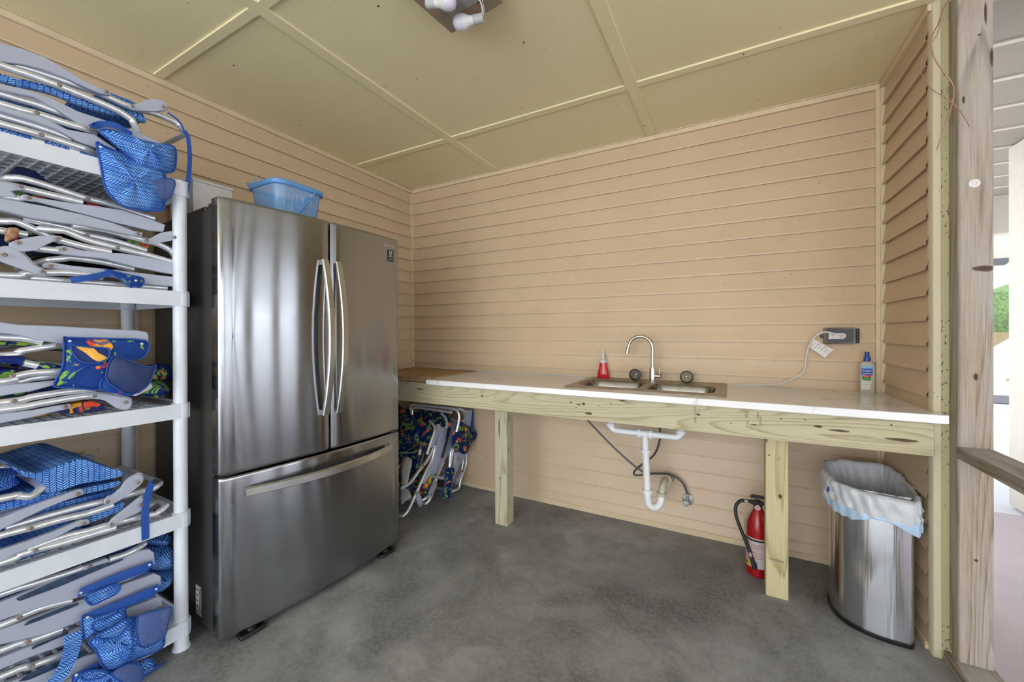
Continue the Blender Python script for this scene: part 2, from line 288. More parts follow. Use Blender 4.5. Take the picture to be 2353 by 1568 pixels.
# ---------------------------------------------------------------- geometry helpers
ORG = {}
def catmull(pts, n=5, closed=False):
    P = [Vector(p) for p in pts]; out = []
    L = len(P)
    if L < 3 and not closed: return P
    rng = range(L) if closed else range(L-1)
    for i in rng:
        p1, p2 = P[i], P[(i+1) % L]
        p0 = P[(i-1) % L] if closed or i > 0 else p1*2-p2
        p3 = P[(i+2) % L] if closed or i+2 < L else p2*2-p1
        for k in range(n):
            t = k/n
            out.append(.5*((2*p1)+(p2-p0)*t+(2*p0-5*p1+4*p2-p3)*t*t+(3*p1-p0-3*p2+p3)*t**3))
    if not closed: out.append(P[-1])
    return out
class G:
    """collects vertices and faces of ONE mesh"""
    def __init__(s): s.v = []; s.f = []
    def add(s, v, f):
        o = len(s.v); s.v += [Vector(p) for p in v]; s.f += [tuple(i+o for i in q) for q in f]; return s
    def box(s, a, b):
        x0, y0, z0 = a; x1, y1, z1 = b
        return s.add([(x0,y0,z0),(x1,y0,z0),(x1,y1,z0),(x0,y1,z0),(x0,y0,z1),(x1,y0,z1),(x1,y1,z1),(x0,y1,z1)],
                     [(0,3,2,1),(4,5,6,7),(0,1,5,4),(1,2,6,5),(2,3,7,6),(3,0,4,7)])
    def tube(s, pts, r, seg=10, smooth=4, closed=False, flat=None):
        P = catmull(pts, smooth, closed) if smooth > 1 else [Vector(p) for p in pts]
        Q = [P[0]]
        for p in P[1:]:
            if (p-Q[-1]).length > 1e-5: Q.append(p)
        P = Q; n = len(P); V = []; F = []; nrm = None
        for i, p in enumerate(P):
            t = (P[(i+1) % n]-P[i-1]) if closed else (P[min(i+1, n-1)]-P[max(i-1, 0)])
            t.normalize()
            if nrm is None: nrm = t.cross(Vector((0, 0, 1)) if abs(t.z) < .9 else Vector((1, 0, 0)))
            nrm = (nrm-t*nrm.dot(t)); nrm.normalize(); b = t.cross(nrm)
            rr = r(i/(n-1)) if callable(r) else r
            for k in range(seg):
                a = 2*math.pi*k/seg; V.append(p+nrm*math.cos(a)*rr+b*math.sin(a)*rr*(flat or 1))
        for i in range(n if closed else n-1):
            for k in range(seg):
                a = i*seg+k; b2 = i*seg+(k+1) % seg; c = ((i+1) % n)*seg+(k+1) % seg; d = ((i+1) % n)*seg+k
                F.append((a, b2, c, d))
        if not closed: F.append(tuple(range(seg))[::-1]); F.append(tuple((n-1)*seg+k for k in range(seg)))
        return s.add(V, F)
    def lathe(s, prof, c=(0, 0, 0), seg=28, mat=None):
        """prof: (r, z)"""
        V = []; F = []; n = len(prof)
        for (r, z) in prof:
            for k in range(seg):
                a = 2*math.pi*k/seg; p = Vector((r*math.cos(a), r*math.sin(a), z))
                V.append((mat @ p if mat else p)+Vector(c))
        for i in range(n-1):
            for k in range(seg): F.append((i*seg+k, i*seg+(k+1) % seg, (i+1)*seg+(k+1) % seg, (i+1)*seg+k))
        F.append(tuple(range(seg))[::-1]); F.append(tuple((n-1)*seg+k for k in range(seg)))
        return s.add(V, F)
    def prism(s, pts, d0, d1, ax=0):
        """closed outline (two coordinates) pushed from d0 to d1 along axis ax"""
        def P(a, b, d): return (d, a, b) if ax == 0 else (a, d, b) if ax == 1 else (a, b, d)
        n = len(pts); V = [P(a, b, d0) for a, b in pts]+[P(a, b, d1) for a, b in pts]
        F = [tuple(range(n))[::-1], tuple(range(n, 2*n))]+[(i, (i+1) % n, n+(i+1) % n, n+i) for i in range(n)]
        return s.add(V, F)
    def loft(s, rings, cap=True, closed=True):
        n = len(rings[0]); V = [p for r in rings for p in r]; F = []
        for i in range(len(rings)-1):
            for k in range(n if closed else n-1): F.append((i*n+k, i*n+(k+1) % n, (i+1)*n+(k+1) % n, (i+1)*n+k))
        if cap: F.append(tuple(range(n))[::-1]); F.append(tuple((len(rings)-1)*n+k for k in range(n)))
        return s.add(V, F)
    def puff(s, pts, x0, bulge, back=.004, wr=.0, rings=6, seed=0):
        """a cloth shape: outline (y,z) at x0, bulging to +x"""
        P = [Vector((0, a, b)) for a, b in pts]; c = sum(P, Vector())/len(P); rnd = random.Random(seed)
        ph = [rnd.uniform(0, 6.3) for _ in range(6)]
        def W(p): return wr*(math.sin(p.y*70+ph[0]+2*math.sin(p.z*40+ph[1]))+.6*math.sin(p.z*110+ph[2]+p.y*60)+.5*math.sin((p.y-p.z)*150+ph[3]))
        RR = []
        for k in range(rings+1):
            t = k/rings; q = 1-t
            RR.append([Vector((x0+bulge*math.sqrt(max(0, 1-q*q))+W(p)*min(1, t*2.5), c.y+(p.y-c.y)*q, c.z+(p.z-c.z)*q)) for p in P] if k < rings else None)
        RR = RR[:-1]; n = len(P); V = [p for r in RR for p in r]; F = []
        for i in range(len(RR)-1):
            for k in range(n): F.append((i*n+k, i*n+(k+1) % n, (i+1)*n+(k+1) % n, (i+1)*n+k))
        V.append(Vector((x0+bulge+W(c), c.y, c.z))); ci = len(V)-1; b0 = (len(RR)-1)*n
        for k in range(n): F.append((b0+k, b0+(k+1) % n, ci))
        o = len(V); V += [p-Vector((back, 0, 0)) for p in RR[0]]
        for k in range(n): F.append((o+k, o+(k+1) % n, (k+1) % n, k))
        F.append(tuple(o+k for k in range(n))[::-1])
        return s.add(V, F)
    def obj(s, name, mat, parent=None, loc=None, bevel=0, smooth=True, ang=42, seg=2, sub=0, label=None):
        if parent is not None: org = ORG[parent.name]
        else: org = Vector(loc) if loc is not None else Vector((0, 0, 0))
        me = bpy.data.meshes.new(name); me.from_pydata([p-org for p in s.v], [], s.f)
        bm = bmesh.new(); bm.from_mesh(me); bmesh.ops.recalc_face_normals(bm, faces=bm.faces); bm.to_mesh(me); bm.free()
        me.materials.append(M[mat] if isinstance(mat, str) else mat)
        if smooth:
            me.polygons.foreach_set('use_smooth', [True]*len(me.polygons)); me.set_sharp_from_angle(angle=R_(ang))
        o = bpy.data.objects.new(name, me); COL.objects.link(o)
        if parent is not None: o.parent = parent
        else: o.location = org
        ORG[o.name] = org.copy()
        if bevel:
            b = o.modifiers.new('bevel', 'BEVEL'); b.width = bevel; b.segments = seg; b.limit_method = 'ANGLE'; b.angle_limit = R_(40)
        if sub: q = o.modifiers.new('sub', 'SUBSURF'); q.levels = q.render_levels = sub
        if label: o['label'] = label
        return o
def tag(o, label, cat, group=None):
    o['label'] = label; o['category'] = cat
    if group: o['group'] = group
    return o
def thing(name, loc, label, cat, rot=0, group=None, local=False):
    o = bpy.data.objects.new(name, None); COL.objects.link(o); o.location = loc; o.rotation_euler = (0, 0, rot)
    o.empty_display_size = .05
    ORG[o.name] = Vector((0, 0, 0)) if local else Vector(loc)
    return tag(o, label, cat, group)
def struct(o): o['kind'] = 'structure'; return o
def text(s, size, mtx, mat, parent, name='lettering', ext=.0004, sx=1.0):
    cu = bpy.data.curves.new(name, 'FONT'); cu.body = s; cu.size = size; cu.extrude = ext; cu.align_x = 'CENTER'; cu.align_y = 'CENTER'
    t = bpy.data.objects.new(name, cu); COL.objects.link(t)
    me = bpy.data.meshes.new_from_object(t.evaluated_get(bpy.context.evaluated_depsgraph_get())); bpy.data.objects.remove(t)
    me.transform(mtx @ Matrix.Diagonal((sx, 1, 1, 1)))
    me.transform(Matrix.Translation(-ORG[parent.name]))
    me.materials.clear(); me.materials.append(M[mat]); me.name = name
    o = bpy.data.objects.new(name, me); COL.objects.link(o); o.parent = parent; ORG[o.name] = ORG[parent.name].copy(); return o
def frame(org, right, upv):
    r = Vector(right).normalized(); u = Vector(upv).normalized(); n = r.cross(u)
    mm = Matrix((r, u, n)).transposed().to_4x4(); mm.translation = Vector(org); return mm
# ---------------------------------------------------------------- room shell
XO, YN = 3.19, -6.2
floor = struct(G().box((-.1, YN, -.1), (3.30, .1, 0)).obj('floor', 'concrete'))
ceil = struct(G().box((-.1, YN, H), (3.31, .1, H+.05)).obj('ceiling', 'ceiling'))
def siding(name, wall, a0, a1, mat, z_lo, z_hi, backing):
    """lapped courses: vertical profile pushed along the wall. wall 'L' x=0, 'B' y=0, 'R' x=WD"""
    prof = []
    k = 0; zs = []
    while H-ZO-k*LC > z_lo+.02: zs.append(H-ZO-k*LC); k += 1
    tops = [z_hi]+zs; bots = zs+[z_lo]
    for zt, zb in zip(tops, bots):
        prof += [(zt+(.007 if zt != z_hi else 0), .0015), (zt-.0005, .003), (zb+.020, .0125), (zb+.012, .0165), (zb+.004, .0175), (zb, .0165), (zb+.001, .011), (zb+.008, .010)]
    def P(a, z, d): return (d, a, z) if wall == 'L' else (a, -d, z) if wall == 'B' else (WD-d, a, z)
    g = G(); V = []; F = []
    for z, d in prof: V += [P(a0, z, d), P(a1, z, d)]
    for i in range(len(prof)-1): F.append((2*i, 2*i+1, 2*i+3, 2*i+2))
    g.add(V, F); g.box(*backing)
    return struct(g.obj(name, mat, ang=24))
siding('wall_left', 'L', YN, -.018, 'siding_rust', 0.0, H-.03, ((-.1, YN, 0), (0.001, 0, H)))
siding('wall_back', 'B', .018, WD-.018, 'siding', 0.03, H-.03, ((-.1, -.001, 0), (WD+.1, .1, H)))
siding('wall_right', 'R', -.545, -.018, 'siding', 0.02, H-.03, ((WD-.001, -.534, 0), (WD+.032, 0, H)))
n_trim = [0]
def trim(g, mat='trim', bevel=.002, name=None):
    n_trim[0] += 1; return struct(g.obj(name or 'trim_%d' % n_trim[0], mat, bevel=bevel))
g = G().box((0, YN, H-.034), (.022, -.0, H-.006)).box((0, YN, H-.006), (.028, 0, H)); trim(g, 'trimc')
g = G().box((.022, -.022, H-.034), (WD-.022, 0, H-.006)).box((.022, -.028, H-.006), (WD-.022, 0, H)); trim(g, 'trimc')
g = G().box((WD-.022, -.575, H-.034), (WD, 0, H-.006)).box((WD-.028, -.575, H-.006), (WD, 0, H)); trim(g, 'trimc')
g = G().box((.0, -.024, 0), (.024, 0, H-.034)).box((.006, -.030, 0), (.014, -.024, H-.034)).box((.024, -.014, 0), (.030, -.006, H-.034)); trim(g)
g = G().box((WD-.040, -.022, 0), (WD-.008, 0, H-.034)).box((WD-.022, -.030, 0), (WD, -.008, H-.034)); trim(g)
struct(G().box((.03, -.020, 0), (WD-.03, 0, .032)).obj('baseboard_back', 'trimc', bevel=.002))
struct(G().box((WD-.020, -.54, 0), (WD, -.03, .030)).obj('baseboard_right', 'trimc', bevel=.002))
trim(G().box((0, -1.885, 0), (.017, -1.865, 1.8)), 'trim')
# outside corner of the short wall and the mildewed board beside it
trim(G().prism([(3.143, -.535), (3.143, -.574), (3.147, -.579), (3.168, -.579), (3.168, -.535)], 0.0, H, 2), 'vinylcorner', .0015)
trim(G().box((3.169, -.575, 0), (3.1905, -.54, H)), 'mold', .0008)
# ceiling battens
bt = G()
for x0, x1 in ((.849, .893), (2.004, 2.048)): bt.box((x0, YN, H-.009), (x1+.012, -.028, H))
for y0, y1 in ((-.622, -.578), (-1.812, -1.774), (-3.0, -2.96)): bt.box((.028, y0, H-.0085), (3.15, y1, H+.0005))
struct(bt.obj('trim_%d' % (n_trim[0]+1), 'ceiling', bevel=.001)); n_trim[0] += 1
# ---------------------------------------------------------------- screened side
px, py = 3.2365, -.592
post = G().box((3.191, -.637, .038), (3.282, -.548, H)).obj('wall_post', 'old', loc=(px, py, 0), bevel=.005)
tag(post, 'weathered grey wooden post with knots and rust streaks beside the screen', 'post')
def rough(label, y):  # wooden screen posts out of view, numbered among the trim pieces
    n_trim[0] += 1
    return struct(G().box((3.191, y-.05, .038), (3.282, y+.05, H)).obj('trim_%d' % n_trim[0], 'old', loc=(px, y, 0), bevel=.005))
rough('weathered wooden screen post just beyond the right edge of view', -1.66)
rough('weathered wooden screen post behind the viewer on the screened side', -2.75)
rough('weathered wooden screen post farthest behind the viewer', -4.2)
tag(G().box((3.172, YN, .0), (3.292, -.578, .038)).obj('sill_plate', 'oldrail', loc=(3.23, -2.6, 0), bevel=.004), 'weathered split wooden sill plate lying on the floor under the post', 'sill plate')
tag(G().box((3.184, YN, .781), (3.284, -.638, .821)).obj('screen_rail', 'oldrail', loc=(3.23, -2.6, .78), bevel=.004), 'weathered wooden middle rail of the screened opening', 'rail')
sc = thing('insect_screen', (3.287, -2.6, 0), 'fine grey insect screen stretched behind the weathered post', 'screen')
G().box((3.2872, YN, .02), (3.2880, -.56, H)).obj('screen_mesh', 'screen', sc, smooth=False)
G().tube([(3.2862, -.600, .04), (3.2862, -.600, H)], .0035, 8, 1).obj('spline_cord', 'black', sc)
def wire(pts, label, r=.0022):
    tag(G().tube(pts, r, 6, 4).obj('bare_wire', 'copper', loc=pts[0]), label, 'wire')
wire([(3.20,-.645,2.47),(3.153,-.66,2.419),(3.134,-.66,2.356),(3.116,-.66,2.312),(3.116,-.66,2.266),(3.134,-.66,2.205),(3.167,-.66,2.135),(3.174,-.66,2.093),(3.163,-.66,2.026),(3.148,-.66,1.97),(3.13,-.66,1.899)], 'thicker brown wire dangling beside the post, ending straight down')
wire([(3.20,-.642,2.46),(3.142,-.68,2.394),(3.124,-.68,2.306),(3.099,-.68,2.265),(3.078,-.68,2.206),(3.088,-.68,2.158),(3.113,-.68,2.11),(3.149,-.68,2.07),(3.177,-.68,2.027),(3.194,-.68,1.989),(3.206,-.68,1.954)], 'thin copper wire looping left then ending at the post face', .0016)
sp = G()
sp.lathe([(.0001, -.002), (.015, -.002), (.016, 0), (.015, .0025), (.006, .003), (.005, .0015), (.0001, .0015)], (3.233, -.6375, 1.765), 20, Matrix.Rotation(R_(90), 3, 'X'))
o = sp.obj('screw_washer', 'offwhite', loc=(3.233, -.638, 1.765)); tag(o, 'round white washer screwed to the face of the weathered post', 'washer')
# ---------------------------------------------------------------- outside, seen through the screen
tag(G().box((3.35, -12, -.12), (40, 30, -.02)).obj('ground', 'pale'), 'pale concrete ground outside beyond the screen', 'ground')['kind'] = 'structure'
pv = G().box((3.32, -7, -.02), (5.9, 1.32, -.004)).obj('paved_walkway', 'paver', loc=(4, 0, 0)); tag(pv, 'pinkish paved walkway just outside the screen', 'walkway'); pv['kind'] = 'structure'
so = thing('porch_soffit', (4.6, 1, 2.52), 'grey board soffit of the porch outside the screen', 'soffit'); so['kind'] = 'structure'
G().box((3.315, -6.0, 2.556), (6.4, 3.06, 2.60)).obj('soffit_panel', 'soffitw', so)
sb = G()
for k in range(-11, 13): sb.box((3.315, -1.53+k*.378, 2.548), (6.4, -1.50+k*.378, 2.5565))
sb.obj('batten', 'beige', so)
tag(G().box((3.46, 3.06, 2.2), (6.4, 3.2, 2.60)).obj('fascia_board', 'beige', loc=(4.9, 3.1, 2.2)), 'beige fascia beam closing the far end of the outside porch', 'beam')
tag(G().box((4.215, 1.22, -.004), (4.56, 1.54, 2.548)).obj('porch_column', 'beige', loc=(4.2, 1.4, 0), bevel=.01), 'square beige column standing on the walkway outside', 'column')
for y_, lb_ in ((-1.19, 'brown porch post outside, mirrored as the left dark stripe in the refrigerator door'), (-.66, 'brown porch post outside, mirrored as the right dark stripe in the refrigerator door')):
    tag(G().box((4.35, y_-.062, -.004), (4.45, y_+.062, 2.548)).obj('porch_post', 'old', loc=(4.4, y_, 0)), lb_, 'post')
fc = thing('fence', (6, 7, 0), 'low ochre rail fence in the bright yard beyond the column', 'fence')
for z, z1 in ((.42, .56), (.92, 1.22)): G().box((3.5, 7, z), (14, 7.05, z1)).obj('rail', 'ochre', fc)
for x in (4.5, 6.2, 7.9, 9.6): G().box((x, 7.05, -.02), (x+.1, 7.15, 1.4)).obj('fence_post', 'whitewood', fc)
hs = thing('house', (8, 10, 0), 'pale beige neighbouring house wall with dark band seen far outside', 'house')
G().box((4.5, 9.6, 2.75), (16, 10.4, 4.2)).obj('upper_wall', 'beige', hs); G().box((4.5, 9.5, 2.62), (16, 9.62, 2.76)).obj('dark_band', 'galvdark', hs)
G().box((6.6, 9.7, -.02), (7.0, 10.0, 2.7)).obj('pillar', 'beige', hs); G().box((9.5, 9.7, -.02), (9.9, 10.0, 2.7)).obj('pillar', 'beige', hs)
tag(G().box((3.6, 7.4, -.02), (16, 8.6, .004)).obj('asphalt_strip', 'galvdark', loc=(8, 8, 0)), 'dark grey driveway strip crossing the bright yard outside', 'driveway')
st = thing('outdoor_stair', (5, 5, 0), 'white slanting stair stringer outside beyond the column', 'stair')
G().prism([(4.4, 0), (5.0, 0), (8.6, 3.0), (8.6, 3.5)], 5.2, 5.28, 1).obj('stringer', 'whitewood', st)
G().prism([(4.4, .95), (8.6, 4.4), (8.6, 4.5), (4.4, 1.05)], 5.2, 5.24, 1).obj('handrail', 'whitewood', st)
tg = G(); rnd = random.Random(3)
for k in range(60):
    c = Vector((rnd.uniform(4, 16), rnd.uniform(16, 17.5), rnd.uniform(0, 2.2))); r = rnd.uniform(.5, 1.1)
    tg.lathe([(.01, -r), (r*.7, -r*.7), (r, 0), (r*.7, r*.7), (.01, r)], c, 8)
tag(tg.obj('hedge', 'green', loc=(10, 16.7, 0)), 'green hedge in the far background outside', 'hedge')
PAN={'fabric': [[0.1, -0.321, 0.622], [0.214, -0.316, 0.631], [0.355, -0.345, 0.581], [0.441, -0.342, 0.585], [0.499, -0.351, 0.57], [0.537, -0.393, 0.494], [0.54, -0.433, 0.423], [0.516, -0.466, 0.364], [0.513, -0.486, 0.329], [0.528, -0.549, 0.217], [0.527, -0.604, 0.12], [0.474, -0.623, 0.086], [0.407, -0.629, 0.075]], 'dark': [[0.124, -0.284, 0.627], [0.297, -0.281, 0.633], [0.575, -0.272, 0.648], [0.647, -0.299, 0.601], [0.656, -0.323, 0.558], [0.543, -0.337, 0.532], [0.476, -0.32, 0.563], [0.328, -0.315, 0.572]], 'pocket': [[0.196, -0.417, 0.493], [0.43, -0.401, 0.521], [0.443, -0.419, 0.489], [0.448, -0.448, 0.437], [0.348, -0.458, 0.42], [0.239, -0.461, 0.415]], 'label': [[0.365, -0.504, 0.327], [0.458, -0.504, 0.326], [0.473, -0.545, 0.253], [0.486, -0.586, 0.179], [0.436, -0.589, 0.175]], 'sheer': [[0.446, -0.605, 0.147], [0.497, -0.598, 0.158], [0.556, -0.619, 0.122], [0.521, -0.635, 0.092], [0.489, -0.649, 0.068]], 'trim': [[0.333, -0.488, 0.359], [0.407, -0.485, 0.363], [0.481, -0.474, 0.384]], 'silver': [[0.501, -0.446, 0.445], [0.507, -0.473, 0.397], [0.523, -0.518, 0.316], [0.54, -0.562, 0.239]], 'tubeR': [[0.495, -0.356, 0.581], [0.538, -0.366, 0.562], [0.568, -0.383, 0.532], [0.57, -0.401, 0.5], [0.568, -0.43, 0.45], [0.568, -0.473, 0.373]], 'tubeR2': [[0.551, -0.284, 0.627], [0.593, -0.295, 0.608], [0.622, -0.312, 0.577], [0.634, -0.332, 0.541]]}
CHAIRS={
'1a':[('arm',0,0.02,'-27210 21050 -23610 21060 -23180 21160 -22730 21180 -22250 21040 -21860 20920 -21510 20870 -21180 20890 -21180 20750 -21460 20680 -21780 20700 -22250 20760 -22730 20760 -23180 20670 -23610 20510 -27210 20420'),
 ('tube',0.022,'U','-27180 20660 -23570 20660 -23140 20690 -22440 20740 -21400 20780 -20600 20710 -19860 20820 -19230 20770 -18820 20550'),
 ('tube',0.0,'U','-27210 20420 -23610 20410 -23180 20430 -22490 20430 -21730 20390 -21030 20320 -20640 20180 -20410 19840'),
 ('link',-0.012,0.01,'-20730 20560 -20710 20650 -20460 20800 -20210 21080 -19880 21240 -19660 21210 -19660 20990 -19920 20780 -20310 20600 -20620 20490'),
 ('rivet',-0.022,0,'-20680 20570 -19780 20990'),
 ('rivet',-0.006,0,'-21320 20800 -22430 20430'),
 ('sleeve',0.03,0,'-27170 20030 -23560 20140 -23130 20210 -22480 20300 -21650 20250 -20170 20460'),
 ('tube',0.03,'','-23430 20190 -23150 20250'),
 ('tube',0.03,'','-22640 20290 -22300 20320'),
 ('fabric',0.06,0,'-21120 21140 -20700 21170 -20260 21160 -20100 20850 -20060 20570 -20550 20340 -21290 20210 -22110 20180 -21570 20680'),
 ('strap',-0.02,0.015,'-19130 20400 -18990 20150 -18920 19520 -18970 18750 -19080 17690'),
 ('strap',-0.02,0.006,'-19640 20860 -19260 20650 -19040 20270')],
'1b':[('arm',0.0,0.02,'-27210 19770 -23610 19840 -23190 19940 -22610 19950 -22000 19810 -21180 19820 -20430 19790 -19790 19690 -19790 19560 -20890 19430 -21600 19350 -22000 19400 -22500 19660 -22960 19790 -23610 19660 -27210 19590'),
 ('tube',0.022,'','-27180 19610 -23580 19640 -22920 19670 -22450 19650 -22100 19620'),
 ('tube',0.0,'U','-27220 19240 -23610 19250 -22900 19300 -22250 19290 -21840 19310 -21550 19320'),
 ('rivet',-0.012,0,'-22920 19280 -21730 19310'),
 ('fabric',0.06,0,'-27130 19520 -23510 19680 -22360 19760 -21580 19750 -20070 19890 -20390 19620 -21580 19440 -22850 19310 -27130 19250'),
 ('pouch',-0.03,'roll','-21570 19290 -21100 19460 -20530 19420 -19990 19480 -19480 19580 -19440 18910 -19580 18560 -20120 18420 -20560 18420 -20890 18730 -21270 19030'),
 ('strap',-0.03,0.02,'-21770 19430 -21680 19390 -21460 19570 -21150 19640 -20710 19520')],
'1c':[('arm',0.0,0.02,'-27220 19140 -23610 19160 -22730 19240 -22250 19100 -21600 19210 -21040 18940 -21070 18840 -21570 18760 -22000 18800 -22500 19000 -22970 19030 -23610 19030 -27220 19010'),
 ('tube',0.022,'','-27180 18960 -23580 18970 -22690 18960 -22100 18890'),
 ('tube',0.0,'U','-27220 18650 -23610 18660 -22810 18670 -22000 18630 -21520 18610'),
 ('rivet',-0.012,0,'-22830 18630'),
 ('sleeve',0.02,0,'-27190 18440 -23580 18480 -23150 18490 -22450 18520 -21520 18500'),
 ('fabric',0.06,0,'-27130 18920 -23520 19000 -22360 19020 -21010 18880 -20070 18820 -21010 18680 -22370 18610 -23520 18590 -27130 18580'),
 ('tube',0.012,'','-22990 18460 -22730 18470'),
 ('tube',0.012,'','-22180 18470 -21950 18470'),
 ('pouch',-0.035,'hang','-21660 18820 -21480 18800 -20970 18700 -20390 18590 -19810 18470 -19800 17720 -19820 17210 -19950 16970 -20550 16860 -20980 16870 -21320 17140 -21470 17480 -21560 18160'),
 ('mesh',-0.045,0,'-20580 18100 -19850 18230 -19530 18250 -19570 17860 -19810 17370 -20590 17230'),
 ('rivet',-0.05,'w','-21600 18660')],
'2a':[('tube',0.03,'U','-19890 16790 -21050 16990 -21700 17030 -22530 17170 -23070 17240 -23420 17200'),
 ('link',0.0,0.01,'-27030 16880 -23620 16910 -23250 16970 -23150 16930 -23170 16830 -23430 16700 -23620 16480 -27040 16350'),
 ('tube',0.012,'','-27010 16960 -23250 16890 -22680 16870 -21870 16830'),
 ('tube',0.012,'','-27090 16510 -23600 16520 -23210 16590'),
 ('arm',-0.004,0.02,'-23240 16630 -23150 16690 -22880 16660 -22150 16700 -21540 16770 -20880 16800 -20160 16680 -19680 16570 -19730 16280 -20160 16230 -21020 16300 -21910 16410 -22890 16520 -23210 16490'),
 ('rivet',-0.016,0,'-23260 16880 -23100 16580'),
 ('rivet',0.015,0,'-21730 17000'),
 ('fabric',0.05,0,'-23220 17640 -22820 17680 -22420 17320 -21260 17080 -20130 16930 -21260 16790 -22490 16960 -23030 17160 -23220 17390')],
'2b':[('arm',-0.004,0.02,'-27120 16440 -23630 16430 -22820 16440 -21910 16390 -21150 16290 -20600 16130 -20350 16130 -20370 15950 -20600 15940 -21210 15990 -21910 16020 -22380 15990 -23030 15980 -23630 16070 -27120 16080'),
 ('tube',0.02,'U','-22090 16000 -21350 16060 -20230 15890 -19770 15820 -19420 15660 -19150 15340'),
 ('link',-0.006,0.01,'-20360 15810 -20320 15880 -20160 15930 -19830 16220 -19380 16390 -19270 16310 -19350 16080 -20020 15770 -20290 15740'),
 ('rivet',-0.016,0,'-20520 16020 -20290 15820 -19440 16120'),
 ('tube',0.035,'','-23100 16010 -22290 15940 -21690 15790 -20900 15700 -20120 15540'),
 ('rivet',0.018,0,'-21740 15760'),
 ('fabric',0.06,0,'-23330 15990 -22690 16020 -21750 15920 -20970 15910 -20100 15860 -19970 15680 -20970 15690 -22000 15870 -22910 15830')],
'2c':[('tube',0.012,'U','-19250 15140 -19960 15300 -20970 15450 -21750 15580 -22230 15760 -22790 15750'),
 ('tube',0.04,'U','-22280 15440 -22730 15650 -23160 15880 -23540 15850'),
 ('clamp',0,0,'-23490 15590 -23280 15620 -23290 15350 -23510 15140 -23530 15240'),
 ('tube',0.03,'','-27070 15550 -23580 15520 -23050 15490'),
 ('link',-0.01,0.01,'-23480 15040 -23410 15180 -23050 15390 -22620 15520 -22440 15520 -22400 15430 -22620 15310 -22840 15110 -22940 14990 -23390 14870'),
 ('tube',0.0,'','-22470 15440 -21910 15330 -21200 15250'),
 ('tube',0.0,'','-22970 15070 -22470 15080'),
 ('arm',-0.004,0.02,'-22520 15200 -22340 15260 -21920 15190 -21420 15200 -20890 15260 -20170 15230 -19160 15110 -19160 14680 -19710 14710 -20610 14820 -21420 14990 -21920 14970 -22500 14980'),
 ('rivet',-0.022,0,'-23310 15150 -22510 15430'),
 ('rivet',-0.016,0,'-22370 15130'),
 ('rivet',-0.002,0,'-21030 15440'),
 ('fabric',0.06,0,'-27020 15520 -22910 15440 -22240 15300 -20400 15100 -20100 15070 -21500 15000 -22470 15050 -23120 14940 -27020 15150')],
'2d':[('link',-0.012,0.012,'-23680 14920 -23530 15010 -23300 14900 -23140 14740 -22990 14530 -22740 14350 -22760 14250 -22890 14240 -23260 14370 -23590 14510 -23690 14620'),
 ('tube',0.0,'','-22760 14330 -22150 14400 -21410 14360'),
 ('tube',0.01,'','-27100 14110 -23610 14120 -23120 14280 -22730 14340'),
 ('arm',-0.002,0.02,'-22800 14610 -22650 14680 -22150 14640 -21410 14640 -20600 14630 -19380 14600 -19220 14420 -19240 14230 -20010 14210 -20370 14250 -21420 14420 -22150 14500 -22770 14470'),
 ('rivet',-0.024,0,'-23590 14730 -22840 14320'),
 ('rivet',-0.014,0,'-22650 14550'),
 ('tube',0.03,'U','-20500 14790 -21320 14910 -22070 14940 -22580 14790'),
 ('tube',0.02,'U','-19550 14160 -21930 14080 -23120 14050'),
 ('fabric',0.06,0,'-27020 14120 -22910 14320 -22000 14360 -20690 14300 -19470 14230 -20690 14090 -22470 14070 -23530 14020'),
 ('pouch',-0.03,'flat','-21440 14580 -21290 14570 -20860 14480 -20430 14400 -20490 14090 -20720 14100 -20780 14040 -21020 14280'),
 ('strap',-0.035,0.02,'-22260 14120 -21760 14290 -21280 14490'),
 ('rivet',-0.045,'w','-20690 14280')],
'3a':[('arm',-0.0,0.02,'-27130 12790 -23630 12750 -23330 12680 -22580 12650 -21350 12560 -20500 12510 -20230 12450 -20180 12340 -20180 11920 -20290 11910 -21350 11990 -22350 12070 -22910 12180 -23270 12350 -23630 12410 -27130 12430'),
 ('tube',0.02,'U','-27100 11690 -23600 11730 -23200 11860 -22420 12010 -21690 12150'),
 ('tube',0.02,'','-27100 12330 -23600 12290 -22760 12140'),
 ('rivet',0.005,0,'-22480 12020'),
 ('fabric',0.05,0,'-27050 12230 -23140 12170 -22230 12000 -21210 11850 -20340 11780 -21210 11660 -22470 11900 -23550 12070'),
 ('pouch',-0.04,'flat','-22430 12270 -22350 12270 -21460 12220 -20390 12130 -20370 11680 -20640 11470 -21300 11620 -21330 11070 -21570 10520 -22210 10640 -22610 10710 -22640 10860 -22470 11310 -22440 11810'),
 ('flap',-0.06,0,'-22320 12000 -21900 11950 -21480 11880 -21430 11660 -21520 11490 -21780 11420 -22070 11470 -22240 11670'),
 ('mesh',-0.062,0,'-21360 11630 -20990 11500 -20590 11250 -20330 11190 -20180 11250 -20300 10800 -20450 10470 -20880 10230 -21270 10540 -21530 10920'),
 ('pouch',-0.045,'flat','-21480 10910 -20830 10470 -20660 10410 -20830 10200 -21220 10340 -21610 10530'),
 ('rivet',-0.062,'w','-22360 12160 -20590 12030')],
'3b':[('sleeve',0.01,0,'-27110 11640 -23620 11620 -23110 11470 -22470 11250 -22040 11080'),
 ('tube',0.004,'','-23170 11500 -22900 11390'),
 ('tube',0.0,'U','-27130 10870 -23600 10970 -23400 11080 -23020 11170 -22450 11170 -21870 11250'),
 ('rivet',-0.014,0,'-23430 11130'),
 ('tube',0.02,'','-27100 10860 -23610 10890 -22990 10990 -22310 11040'),
 ('arm',0.0,0.02,'-27130 10870 -23640 10870 -23030 10870 -22480 10900 -22540 10740 -23030 10610 -23640 10540 -27130 10520'),
